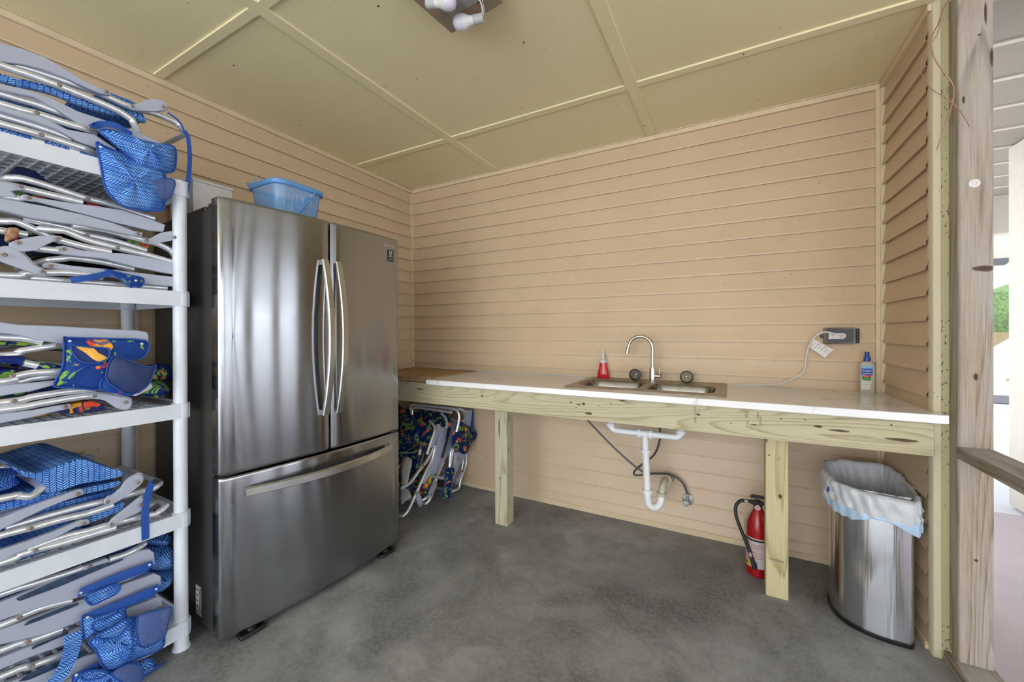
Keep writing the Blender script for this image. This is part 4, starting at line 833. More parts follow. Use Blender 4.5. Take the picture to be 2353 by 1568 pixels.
for q in (.008, .040):
    qc = c0+dr*(q-.025)+du*.018+Vector((0, -.0004, 0)); G().tube([qc+dr*.006*math.cos(k*.5236)+du*.006*math.sin(k*.5236) for k in range(12)], .0006, 5, 1, closed=True).obj('tag_print', plain('tag_red', (.5, .05, .06), .5), cd_)
tag(G().tube([(.045,-.022,.942),(.075,-.023,.958),(.10,-.024,.962),(.14,-.024,.958),(.18,-.025,.950),(.248,-.026,.944),(.40,-.026,.9425),(.56,-.026,.9425),(.69,-.026,.941),(.74,-.026,.9375),(.95,-.026,.9362),(1.2,-.027,.9362),(1.45,-.026,.9362),(1.60,-.024,.9362)], .0032, 8, 5).obj('extension_cord', 'cord', loc=(.6, -.026, .94)), 'thin white cord lying along the wall behind the planks and worktop', 'cord')
# drain
dp = thing('drain_pipe', (2.045, -.32, .24), 'white plastic double drain pipe with trap under the sink', 'drain pipe')
yd = -.32
for x0, s_ in ((1.844, 1), (2.230, -1)):
    G().tube([(x0, yd, .774), (x0, yd, .70), (x0+s_*.002, yd, .682), (x0+s_*.012, yd, .668), (x0+s_*.028, yd, .661), (x0+s_*.06, yd, .6605), (x0+s_*.172, yd, .6605)], .0175, 16, 4).obj('elbow_pipe', 'pvc', dp)
    G().lathe([(.018, 0), (.026, 0), (.027, .006), (.027, .015), (.022, .022), (.018, .022)], (x0, yd, .682), 16).obj('slip_nut', 'pvc', dp, ang=20)
    G().lathe([(.018, -.009), (.026, -.009), (.027, 0), (.026, .009), (.018, .009)], (2.041-s_*.033, yd, .6605), 12, Matrix.Rotation(R_(90), 3, 'Y')).obj('slip_nut', 'pvc', dp, ang=20)
G().tube([(2.0, yd, .6605), (2.082, yd, .6605)], .020, 16, 1).tube([(2.041, yd, .655), (2.043, yd, .56)], .0185, 16, 1).obj('tee', 'pvc', dp)
G().lathe([(.018, -.010), (.0255, -.010), (.0265, 0), (.0255, .010), (.018, .010)], (2.0435, yd, .562), 12).obj('slip_nut', 'pvc', dp, ang=20)
G().tube([(2.0435, yd, .56), (2.052, yd, .33)], .0195, 16, 1).obj('tailpiece', 'pvc', dp)
G().lathe([(.020, -.012), (.0285, -.012), (.029, 0), (.0275, .012), (.020, .012)], (2.0535, yd, .335), 14).obj('slip_nut', 'pvc', dp, ang=20)
G().tube([(2.053, yd, .33), (2.055, yd, .285), (2.062, yd+.005, .258), (2.080, yd+.018, .243), (2.102, yd+.035, .248), (2.116, yd+.052, .270), (2.120, yd+.062, .302)], .0205, 16, 4).obj('trap_bend', 'pvc', dp)
G().lathe([(.020, -.010), (.0275, -.010), (.028, 0), (.0275, .010), (.020, .010)], (2.120, yd+.064, .308), 14).obj('slip_nut', 'pvcold', dp, ang=20)
G().tube([(2.120, yd+.064, .305), (2.122, yd+.072, .335), (2.126, yd+.10, .360), (2.130, -.16, .362), (2.133, -.12, .350)], .0195, 16, 4).obj('trap_arm', 'pvcold', dp, label='yellowed trap arm')
G().tube([(2.131, -.150, .356), (2.137, -.005, .325)], .026, 16, 1).obj('wall_stub', 'pvcold', dp, label='dirty wall stub')
G().lathe([(.020, -.010), (.030, -.010), (.030, .008), (.020, .010)], (2.131, -.145, .354), 14, Matrix.Rotation(R_(80), 3, 'X')).obj('slip_nut', 'pvcold', dp, ang=20)
tag(G().tube([(1.63,-.18,.775),(1.637,-.18,.71),(1.654,-.18,.676),(1.79,-.18,.549),(1.917,-.18,.447),(1.985,-.178,.402),(2.03,-.17,.380)], .0062, 8, 5).obj('supply_hose', 'hose', loc=(1.8, -.18, .5)), 'dark braided hose running diagonally from the beam to behind the drain pipe', 'hose')
tag(G().tube([(2.09,-.15,.775),(2.092,-.15,.703),(2.095,-.15,.596),(2.062,-.15,.499),(1.979,-.15,.417),(1.942,-.148,.372),(1.953,-.143,.353),(2.002,-.13,.362),(2.062,-.10,.369),(2.149,-.072,.366),(2.212,-.06,.325),(2.238,-.055,.262)], .0062, 8, 5).obj('supply_hose', 'hose', loc=(2.09, -.15, .5)), 'dark braided hose looping behind the drain pipe to the wall valve', 'hose')
va = thing('shutoff_valve', (2.236, -.02, .21), 'round chrome water shutoff valve on the back wall under the counter', 'valve')
RX = Matrix.Rotation(R_(90), 3, 'X')
G().lathe([(.0001, .010), (.036, .010), (.034, .016), (.016, .022), (.0001, .022)], (2.238, 0, .212), 24, RX).obj('escutcheon', 'galv', va)
G().tube([(2.238, -.02, .212), (2.238, -.062, .212)], .009, 12, 1).tube([(2.238, -.055, .212), (2.238, -.055, .262)], .008, 12, 1).obj('valve_body', 'galv', va)
G().lathe([(.0001, .062), (.012, .062), (.017, .066), (.017, .076), (.004, .078), (.0001, .078)], (2.233, 0, .206), 10, RX).obj('valve_handle', 'galv', va)
# fire extinguisher
ex, ey = 2.589, -.285
fe = thing('fire_extinguisher', (ex, ey, 0), 'red fire extinguisher standing on the floor behind the right counter post', 'fire extinguisher')
G().lathe([(.0001, .002), (.046, .002), (.0525, .008), (.0535, .02), (.0535, .215), (.051, .245), (.043, .285), (.031, .318), (.021, .338), (.018, .345), (.0001, .345)], (ex, ey, 0), 32).obj('cylinder', 'red', fe)
def wrapl(r, a0, a1, z0, z1, n=14, dz=0):
    g = G(); V = []; F = []
    for k in range(n+1):
        a = R_(a0+(a1-a0)*k/n); V += [(ex+r*math.cos(a), ey+r*math.sin(a), z0), (ex+r*math.cos(a), ey+r*math.sin(a), z1)]
    for k in range(n): F.append((2*k, 2*k+2, 2*k+3, 2*k+1))
    return g.add(V, F)
wrapl(.0541, 188, 330, .052, .200).obj('label', 'label', fe)
wrapl(.0545, 192, 226, .075, .175).obj('label_panel', 'labelpink', fe); wrapl(.0545, 240, 266, .056, .082).obj('label_panel', plain('label_blue2', (.08, .20, .42), .5), fe)
g = G()
for z in (.100, .113, .126, .150, .163): g.add(*((lambda q: (q.v, q.f))(wrapl(.0546, 234, 285, z, z+.006))))
g.obj('label_lines', 'labelpink', fe)
wrapl(.0547, 193, 229, .054, .078).obj('class_label', 'yellow', fe, label='yellow ABC label')
for ch, an in (('A', 201), ('B', 211.5), ('C', 222)):
    a = R_(an); text(ch, .022, frame((ex+.0552*math.cos(a), ey+.0552*math.sin(a), .066), (-math.sin(a), math.cos(a), 0), (0, 0, 1)), 'ink', fe, 'class_letter')
wrapl(.0556, 170, 350, .186, .194, 20).obj('hose_strap', 'black', fe)
G().lathe([(.0001, .340), (.020, .340), (.020, .352), (.013, .356), (.013, .378), (.0001, .380)], (ex, ey, 0), 18).box((ex-.03, ey-.012, .356), (ex+.022, ey+.012, .374)).obj('valve', 'black', fe, bevel=.002)
G().lathe([(.0001, .018), (.013, .018), (.014, .026), (.0001, .028)], (ex-.001, ey, .348), 18, RX).obj('gauge', plain('gauge_face', (.6, .2, .2), .2, col2=(.7, .6, .6), vs=90), fe)
G().prism([(ex-.036, .392), (ex-.022, .402), (ex+.05, .400), (ex+.10, .392), (ex+.10, .386), (ex+.03, .388), (ex-.03, .388)], ey-.010, ey+.010, 1).obj('top_lever', 'black', fe, bevel=.001)
G().prism([(ex+.01, .376), (ex+.10, .352), (ex+.10, .346), (ex+.008, .362)], ey-.009, ey+.009, 1).obj('carry_handle', 'black', fe, bevel=.001)
G().tube([(ex-.028, ey, .364), (ex-.05, ey-.004, .366), (ex-.075, ey-.006, .362), (ex-.096, ey-.010, .335), (ex-.098, ey-.018, .295), (ex-.085, ey-.030, .250), (ex-.062, ey-.045, .195), (ex-.040, ey-.056, .140), (ex-.030, ey-.058, .110)], .0082, 12, 5).obj('hose', 'rubber', fe)
G().tube([(ex-.044, ey-.003, .3655), (ex-.060, ey-.005, .3655)], .0092, 12, 1).tube([(ex-.037, ey-.0565, .130), (ex-.032, ey-.058, .112)], .0092, 12, 1).obj('hose_ferrule', 'galv', fe)
G().tube([(ex-.032, ey-.058, .113), (ex-.025, ey-.060, .088), (ex-.016, ey-.062, .055)], lambda t: .0085+.003*t, 12, 3).obj('nozzle', 'rubber', fe)
G().add([(ex-.014, ey-.012, .345), (ex-.020, ey-.006, .345), (ex-.058, ey-.016, .275), (ex-.060, ey-.012, .215), (ex-.050, ey-.022, .215), (ex-.050, ey-.026, .275)], [(0, 1, 2, 5), (5, 2, 3, 4)]).obj('inspection_tag', plain('tag_grey', (.36, .33, .29), .6), fe)
# ---------------------------------------------------------------- trash can
tcx, tcy = 3.078, -.398
tn = thing('trash_can', (3.0, -.4, 0), 'half round stainless steel trash can in the right corner', 'trash can')
def dsh(a, b, z, n=72, e=2.5, xc=tcx, yc=tcy, fl=.012, wob=0, seed=0):
    o = []
    for k in range(n):
        t = 2*math.pi*k/n; ct, st_ = math.cos(t), math.sin(t)
        if ct <= 0: x = xc-a*abs(ct)**(2/e)
        else: x = xc+(fl+.022)*abs(ct)**.75
        y = yc+b*abs(st_)**(2/e)*(1 if st_ > 0 else -1)
        if wob:
            r_ = 1+wob*(math.sin(5*t+seed)+.7*math.sin(11*t+2*seed)+.5*math.sin(23*t+3*seed))
            x = xc+(x-xc)*r_; y = yc+(y-yc)*r_
        o.append(Vector((x, y, z)))
    return o
rg = []
for k in range(25):
    z = .018+.572*k/24; r = dsh(.215, .174, z); rr = []
    for i, p in enumerate(r):
        t = 2*math.pi*i/72; d = .0018*math.exp(-((t-4.15)/.12)**2)*math.exp(-((z-.27)/.06)**2)*3-.0008*math.sin(t*14)
        rr.append(p+Vector((d, d, 0)))
    rg.append(rr)
inr = [[p+(Vector((3.0, tcy, p.z))-p).normalized()*.004 for p in r] for r in rg[::-4]]
G().loft(rg+inr, cap=False).add(rg[0], [tuple(range(72))]).obj('can_body', 'can', tn, ang=60)
G().loft([dsh(.218, .177, .0), dsh(.221, .180, .006), dsh(.219, .178, .018)]).obj('base_ring', 'black', tn)
ln = thing('trash_bag', (3.0, -.4, .5), 'white plastic trash bag lining the steel can and folded over its rim', 'trash bag')
def crump(r, j, amt):
    out = []
    for i, p in enumerate(r):
        d = (p-Vector((3.0, tcy, p.z))).normalized()
        k = amt*(math.sin(i*.61+j*.5)*.6+math.sin(i*1.37-j*.8)*.6+math.sin(i*.23+j*.3)*.6)
        out.append(p+d*k+Vector((0, 0, amt*.5*math.sin(i*.47+j*.9))))
    return out
def tilt(r, k=1): return [Vector((p.x, p.y, p.z+k*(.018*math.sin((p.y-tcy)*8)-.10*max(0, p.x-3.03)*0-.03*(p.x-2.95)))) for p in r]
lv_ = [(-.045, .20, .002), (-.03, .45, .005), (-.018, .54, .003), (-.004, .592, .002), (.008, .606, .004), (.022, .602, .006), (.027, .588, .005), (.024, .574, .006), (.028, .560, .007), (.022, .545, .006), (.027, .532, .007), (.024, .518, .006), (.026, .512, .005)]
R1 = [tilt(crump(dsh(.215+e, .174+e, z, n=144, fl=.012+max(e, -.02)*.8), j, a)) for j, (e, z, a) in enumerate(lv_)]
G().loft(R1, cap=False).add(R1[0], [tuple(range(144))]).obj('bag_film', 'bag', ln, ang=80)
R2 = [tilt(crump(dsh(.215+e, .174+e, z, n=144, fl=.014+e*.8), j+12, a)) for j, (e, z, a) in enumerate([(.025, .520, .003), (.028, .505, .0035), (.025, .490, .004)])]
R2 = [[Vector((p.x, p.y, p.z+.010*math.sin(p.x*30+p.y*22)*j)) for p in r] for j, r in enumerate(R2)]
G().loft(R2, cap=False).obj('drawstring_band', 'bagblue', ln, ang=80)
G().prism([(-.515, .560), (-.500, .566), (-.470, .548), (-.470, .538), (-.490, .540), (-.512, .548)], 2.838, 2.842, 0).obj('tie_hole', 'blue', ln)
# ---------------------------------------------------------------- refrigerator (local frame: x out of the doors, y along the doors)
FL = (.722, -1.858, 0)
fr = thing('refrigerator', FL, 'stainless steel french door refrigerator against the left wall', 'refrigerator', -.06204, local=True)
W_ = .908
def bow(y): q = (y-W_/2)/(W_/2); return .030*(1-q*q)
def door(y0, y1, z0, z1, name, n=26):
    g = G(); e = .0012
    ys = [y0]+[y0+e*.6]+[y0+.012+(y1-y0-.024)*k/n for k in range(n+1)]+[y1-e*.6]+[y1]
    V = []; F = []
    def fx2(y):
        d = min(y-y0, y1-y); k = .010*math.exp(-d/.010) if True else 0
        return bow(y)-k
    zs = [z0, z0+.002, z0+.012, z1-.012, z1-.002, z1]; rd = [.010, .004, .0, .0, .004, .010]
    for zi, z in enumerate(zs):
        for y in ys: V.append(Vector((fx2(y)-rd[zi]*.35, y, z)))
    nn = len(ys)
    for i in range(len(zs)-1):
        for k in range(nn-1): F.append((i*nn+k, i*nn+k+1, (i+1)*nn+k+1, (i+1)*nn+k))
    g.add(V, F); o = g.obj(name, 'steel', fr, ang=60); 
    s_ = G().box((-.068, y0+.0005, z0+.001), (bow(y0)-.012 if abs(y0) < .1 else -.016, y0+.004, z1-.001))
    G().box((-.068, y0+.0008, z0+.0008), (-.0335, y1-.0008, z1-.0008)).prism([(-.034, z0+.0008), (-.034, z1-.0008), (bow(y0)-.0125, z1-.0008), (bow(y0)-.0125, z0+.0008)], y0+.0008, y0+.0028, 1) \
        .prism([(-.034, z0+.0008), (-.034, z1-.0008), (bow(y1)-.0125, z1-.0008), (bow(y1)-.0125, z0+.0008)], y1-.0028, y1-.0008, 1) \
        .box((-.034, y0+.001, z1-.004), (min(bow(y0), bow(y1))-.0125, y1-.001, z1-.001)).obj('door_shell', 'doorside', o)
    return o
dl = door(0, .4505, .679, 1.776, 'door'); dr_ = door(.4580, W_, .679, 1.776, 'door'); fz = door(0, W_, .030, .668, 'freezer_drawer', 44)
G().box((-.690, .004, .035), (-.072, W_-.004, 1.742)).obj('cabinet', 'body', fr, bevel=.004)
G().box((-.072, .006, .036), (-.066, W_-.006, 1.74)).obj('gasket', 'black', fr)
G().box((-.69, .012, 1.7425), (-.155, W_-.012, 1.765)).obj('top_cover', 'body', fr, bevel=.006)
for y in (.02, W_-.09): G().box((-.15, y, 1.7425), (-.025, y+.07, 1.7755)).obj('hinge_cover', 'body', fr, bevel=.006)
G().box((-.06, .4507, .70), (-.03, .4578, 1.77)).obj('center_mullion', 'black', fr)
def vhandle(y, par):
    n = 22; z0, z1 = .853, 1.585; R = []
    for k in range(n+1):
        t = k/n; z = z0+(z1-z0)*t; q = 2*t-1; off = bow(y)+.018+.052*(1-q*q)
        R.append([Vector((off-.012, y-.006, z)), Vector((off-.010, y-.011, z)), Vector((off+.002, y-.013, z)), Vector((off+.007, y-.010, z)), Vector((off+.007, y+.016, z)), Vector((off+.002, y+.018, z)), Vector((off-.012, y+.012, z))])
    g = G().loft(R); 
    for z in (z0+.012, z1-.012): g.box((bow(y)-.002, y-.009, z-.012), (bow(y)+.014, y+.012, z+.012))
    g.obj('door_handle', 'handle', par, ang=30)
vhandle(.412, dl); vhandle(.480, dr_)
n = 30; R = []
for k in range(n+1):
    t = k/n; y = .080+.745*t; q = 2*t-1; off = bow(y)+.016+.050*(1-q*q)
    R.append([Vector((off-.010, y, .583)), Vector((off, y, .579)), Vector((off+.007, y, .583)), Vector((off+.007, y, .611)), Vector((off, y, .616)), Vector((off-.010, y, .614))])
g = G().loft(R)
for y in (.092, .813): g.box((bow(y)-.002, y-.012, .586), (bow(y)+.012, y+.012, .612))
g.obj('drawer_handle', 'handle', fz, ang=30)
for y in (.11, .80):
    G().box((-.10, y-.05, .004), (.026, y+.05, .020)).lathe([(.0001, 0), (.018, 0), (.018, .03), (.0001, .03)], (.0, y, 0), 12).obj('foot', 'black', fr, bevel=.006)
for y in (.11, .80): G().lathe([(.0001, 0), (.02, 0), (.02, .036), (.0001, .036)], (-.6, y, 0), 12).obj('foot', 'black', fr)
def fmat(y, z, off=.0008): q = (y-W_/2)/(W_/2); sl = -.060*q/(W_/2); return frame((bow(y)+off, y, z), (sl, 1, 0), (0, 0, 1))
M['logo'] = plain('logo_silver', (.62, .62, .60), .3, metal=.6, var=0)
text('SAMSUNG', .0185, fmat(.829, 1.7285), 'logo', dr_, 'logo')
st_ = G().prism(rrect(.811, 1.644, .857, 1.706, .002, 2), bow(.834)+.0022, bow(.834)+.0028, 0).obj('warranty_sticker', 'black', dr_)
text('10', .026, frame((bow(.834)+.0031, .834, 1.690), (0, 1, 0), (0, 0, 1)), 'wtext', dr_, 'sticker_print')
text('YEAR', .0055, frame((bow(.834)+.0031, .834, 1.676), (0, 1, 0), (0, 0, 1)), 'wtext', dr_, 'sticker_print')
text('WARRANTY', .0065, frame((bow(.834)+.0031, .834, 1.668), (0, 1, 0), (0, 0, 1)), 'wtext', dr_, 'sticker_print')
text('DIGITAL INVERTER', .0042, frame((bow(.834)+.0031, .834, 1.653), (0, 1, 0), (0, 0, 1)), 'wtext', dr_, 'sticker_print')
lb = G().box((-.235, .0030, .062), (-.185, .0039, .182)).obj('rating_label', 'foam', fr, label='white rating label')
g = G(); rnd = random.Random(9)
z = .070
while z < .176: h_ = rnd.choice((.0012, .002, .0032)); g.box((-.197, .0022, z), (-.188, .0030, z+h_)); z += h_+rnd.choice((.0012, .002))
for z in (.075, .098, .120, .143, .165): g.box((-.230, .0022, z), (-.206, .0030, z+.0012)).box((-.230, .0022, z-.004), (-.212, .0030, z-.003))
g.obj('label_print', 'ink', fr)
# ---------------------------------------------------------------- on top of the refrigerator
bk = thing('plastic_basket', (.53, -1.465, 1.7755), 'translucent blue plastic bucket with blue rim on top of the refrigerator', 'basket')
def bx(k, z, e=0): return [Vector((x, y, z)) for x, y in rrect(.53-(.125+e)*k, -1.465-(.128+e)*k, .53+(.125+e)*k, -1.465+(.128+e)*k, .055*k, 7)]
zt = 1.952; zb = 1.7775
def towers(r, amp):
    out = []
    for p in r:
        d = Vector((p.x-.53, p.y+1.465, 0)); a = math.atan2(d.y, d.x); out.append(p-d*amp*max(0, math.cos(a*6+.6))**3)
    return out
G().loft([towers(bx(.86, zb), .05), towers(bx(.90, zb+.06), .05), towers(bx(.905, zb+.061), .05), towers(bx(.95, zb+.13), .05), bx(.965, zt-.02), bx(.97, zt-.004)], cap=False).loft([bx(.86, zb), bx(.86, zb+.002)]).obj('bucket_wall', 'bluebasket', bk, ang=40)
g = G().loft([bx(.965, zt-.020), bx(1.0, zt-.020, .002), bx(1.03, zt-.016, .002), bx(1.04, zt-.002, .002), bx(1.02, zt+.004, 0), bx(.98, zt+.002, 0), bx(.965, zt-.004), bx(.965, zt-.020)], cap=False); g.obj('rim', 'bluerim', bk, ang=50)
xr = .53+.128
G().tube([(xr+.012, -1.405, zt-.012), (xr+.006, -1.44, zt-.07), (xr-.004, -1.50, zt-.150), (xr-.010, -1.512, zt-.165)], .011, 8, 3, flat=.35).obj('carry_strap', 'bluerim', bk)
for (x, y) in ((.425, -1.588), (.485, -1.590)): G().lathe([(.0001, 0), (.007, 0), (.008, .012), (.004, .016), (.0001, .016)], (x, y, zt+.001), 12).obj('rim_peg', 'bluerim', bk)
g = G()
for k in range(3):
    z = zb+.04+.045*k
    for j in range(4):
        y = -1.55+.038*j+(.019 if k % 2 else 0); xx = .53+.1255*(.895+.045*k/1.2)
        g.tube([(xx, y, z), (xx, y+.034, z)], .0010, 5, 1).tube([(xx, y, z), (xx+.003, y, z+.042)], .0010, 5, 1)
for cy in (-1.44, -1.53): g.tube([(.648, cy-.02, zb+.12), (.642, cy-.02, zb+.06), (.640, cy, zb+.035), (.642, cy+.02, zb+.06), (.648, cy+.02, zb+.12)], .0013, 6, 3)
g.obj('moulded_lines', plain('pale_blue_moulding', (.30, .52, .80), .35), bk)
G().lathe([(.006, 0), (.010, 0), (.010, .003), (.006, .003)], (.651, -1.415, zt-.035), 16, Matrix.Rotation(R_(90), 3, 'Y')).obj('rim_peg', 'clearcap', bk)
wb = thing('white_box', (.18, -1.70, 1.7655), 'plain white box on the refrigerator behind the shelf post', 'box')
G().box((.07, -1.765, 1.7657), (.30, -1.60, 1.945)).obj('box_body', 'foam', wb, bevel=.002)
G().box((.065, -1.77, 1.945), (.305, -1.595, 1.957)).obj('lid', 'foam', wb, bevel=.002)
# ---------------------------------------------------------------- shelf unit
sh = thing('shelf_unit', (.33, -2.3, 0), 'tall grey white plastic shelf unit stacked with folded beach chairs', 'shelf unit')
SX0, SX1, SY0, SY1 = .045, .592, -2.86, -1.893
TOPS = [1.834, 1.403, .965, .538, .110]
POLES = [(.5665, -1.9225), (.072, -1.9225), (.5665, -2.83), (.072, -2.83)]
for z in TOPS:
    g = G(); zb_ = z-.056
    g.box((SX1-.006, SY0+.02, zb_), (SX1, SY1-.02, z)).box((SX0, SY0+.02, zb_), (SX0+.006, SY1-.02, z)).box((SX0+.02, SY1-.006, zb_), (SX1-.02, SY1, z)).box((SX0+.02, SY0, zb_), (SX1-.02, SY0+.006, z))
    # top border and lattice
    g.box((SX1-.050, SY0+.05, z-.012), (SX1-.006, SY1-.05, z-.008)).box((SX0+.006, SY0+.05, z-.012), (SX0+.05, SY1-.05, z-.008))
    g.box((SX0+.05, SY1-.06, z-.012), (SX1-.05, SY1-.006, z-.008)).box((SX0+.05, SY0+.006, z-.012), (SX1-.05, SY0+.05, z-.008))
    y = SY0+.05
    while y < SY1-.06: g.box((SX0+.05, y, z-.028), (SX1-.05, y+.006, z-.008)); y += .030
    x = SX0+.05
    while x < SX1-.05: g.box((x, SY0+.05, z-.028), (x+.005, SY1-.06, z-.0085)); x += .052
    g.obj('shelf_board', 'white_plastic', sh, bevel=0, smooth=False)
    for (x, y) in POLES:
        c = G().lathe([(.0245, -.058), (.0285, -.058), (.0285, -.056), (.0265, -.054), (.0265, -.004), (.0285, -.002), (.0285, .0015), (.0245, .0015)], (x, y, z), 26)
        c.obj('corner_collar', 'white_plastic', sh, ang=40)
for i, (x, y) in enumerate(POLES):
    for a, b in ((0, TOPS[4]-.056), (TOPS[4], TOPS[3]-.057), (TOPS[3], TOPS[2]-.057), (TOPS[2], TOPS[1]-.057), (TOPS[1], TOPS[0]-.057)):
        pr = [(.0001, a), (.0225, a), (.0225, b), (.0001, b)] if a > 0 else [(.0001, 0), (.030, 0), (.030, .004), (.0245, .014), (.0235, b), (.0001, b)]
        G().lathe(pr, (x, y, 0), 26).obj('leg', 'white_plastic', sh)
# ---------------------------------------------------------------- ceiling light
cl = thing('ceiling_light', (1.62, -1.47, H), 'rusty ceiling junction box with bare bulbs in loose sockets', 'ceiling light')
cA, cB, cC = Vector((1.49, -1.370, 0)), Vector((1.745, -1.398, 0)), Vector((1.40, -1.66, 0))
e1 = Vector((.262, -.030, 0)); e2 = Vector((-.05, -.30, 0)); p0 = Vector((1.480, -1.375, 0))
p0 = Vector((1.487, -1.378, 0)); e1 = Vector((.258, -.030, 0)); e2 = Vector((-.03, -.258, 0))
def bxp(z): return [Vector((q.x, q.y, z)) for q in (p0, p0+e1, p0+e1+e2, p0+e2)]
G().loft([bxp(H-.052), bxp(H)]).obj('junction_box', 'rustbox', cl, bevel=.002)
cc_ = [p0+(e1+e2)/2+(q-(p0+(e1+e2)/2))*.55 for q in (p0, p0+e1, p0+e1+e2, p0+e2)]
G().loft([[Vector((q.x, q.y, H-.0535)) for q in cc_], [Vector((q.x, q.y, H-.052)) for q in cc_]]).obj('cover_plate', 'galv', cl, bevel=.0005)
def bulb(c, d, zc):
    d = Vector((d[0], d[1], d[2])).normalized(); mm = d.to_track_quat('Z', 'Y').to_matrix(); c = Vector((c[0], c[1], zc))
    s_ = G().lathe([(.0001, -.052), (.0155, -.052), (.0165, -.047), (.0165, -.018), (.0145, -.016), (.0001, -.016)], c, 24, mm).obj('socket', 'socket', cl)
    b = G().lathe([(.0001, -.016), (.0150, -.016), (.0155, -.006), (.019, .004), (.0245, .014), (.0265, .022), (.0001, .022)], c, 28, mm).obj('bulb_collar', 'bulbbase', cl)
    G().lathe([(.0265, .022), (.0278, .030), (.0270, .040), (.0225, .051), (.0145, .058), (.006, .0612), (.0001, .062)], c, 28, mm).obj('bulb_globe', 'bulb', b)
bulb((1.6185, -1.4455), (-.60, .05-.28, -.06), 2.400)
bulb((1.575, -1.562), (.62, .10, -.12), 2.400)
bulb((1.72, -1.58), (.10, -.6, -.10), 2.405)
G().tube([(1.662, -1.4335, 2.408), (1.672, -1.438, 2.418), (1.678, -1.455, 2.432), (1.675, -1.47, 2.4435)], .0025, 6, 4).tube([(1.664, -1.430, 2.402), (1.678, -1.436, 2.420), (1.685, -1.46, 2.4435)], .0012, 6, 4).obj('lamp_wire', 'cord', cl)
G().tube([(1.535, -1.568, 2.405), (1.53, -1.565, 2.43), (1.565, -1.52, 2.4435)], .0025, 6, 4).obj('lamp_wire', 'cord', cl)
G().lathe([(.0001, -.053), (.012, -.053), (.012, -.0525), (.0001, -.0525)], (1.665, -1.462, H), 8).obj('knockout_hole', 'ink', cl)
# ---------------------------------------------------------------- folded beach chairs
LBL = {
 '1a': ('blue folded beach chair on top of the stack on the highest shelf', 0), '1b': ('blue folded beach chair in the middle of the highest shelf stack, rolled pouch', 0), '1c': ('blue folded beach chair lowest on the highest shelf, pouch hanging over the board', 0),
 '2a': ('folded beach chair topmost on the second shelf, navy and lime fabric', 1), '2b': ('folded beach chair second from the top on the second shelf', 1), '2c': ('folded beach chair with rusty clamp, third down on the second shelf', 1), '2d': ('folded beach chair lowest on the second shelf, blue pouch corner showing', 1),
 '3a': ('folded beach chair topmost on the middle shelf with large tropical pouch', 2), '3b': ('folded tropical print beach chair in the middle of the middle shelf', 2), '3c': ('folded beach chair lying on the middle shelf board with red fabric edge', 3),
 '4a': ('blue folded beach chair on the fourth shelf, upper one with hanging strap', 0), '4b': ('blue folded beach chair lying on the fourth shelf board', 0),
 '5a': ('blue folded beach chair topmost on the bottom shelf', 0), '5b': ('blue folded beach chair second from top on the bottom shelf', 0), '5c': ('blue folded beach chair on the bottom shelf with large hanging mesh pouch', 0), '5d': ('blue folded beach chair lowest on the bottom shelf, pouch drooping toward the floor', 0),
 'ua': ('folded tropical beach chair leaning nearest the refrigerator under the counter', 4), 'ub': ('second folded beach chair under the counter, with navy slotted arm', 4), 'uc': ('folded beach chair under the counter with dark tropical pouch', 4), 'ud': ('folded beach chair under the counter closest to the back wall', 4)}
GRP = {'1': 'beach chairs on the highest shelf', '2': 'beach chairs on the second shelf', '3': 'beach chairs on the middle shelf', '4': 'beach chairs on the fourth shelf', '5': 'beach chairs on the bottom shelf', 'u': 'beach chairs leaning under the counter'}
FAB = [('herry', 'herrz', 'herry'), ('tropd', 'tropblue', 'trop'), ('trop', 'tropblue', 'trop'), ('trop', 'tropred', 'trop'), ('tropd', 'tropd', 'trop2')]
XFD = {'ua': .57, 'ub': .57, 'uc': .66, 'ud': .60}
def yz(s):
    a = [int(t)/1e4 for t in s.split()]; return list(zip(a[::2], a[1::2]))
def smooth2(pts, n=3): return [(p.y, p.z) for p in catmull([(0, a, b) for a, b in pts], n, True)]
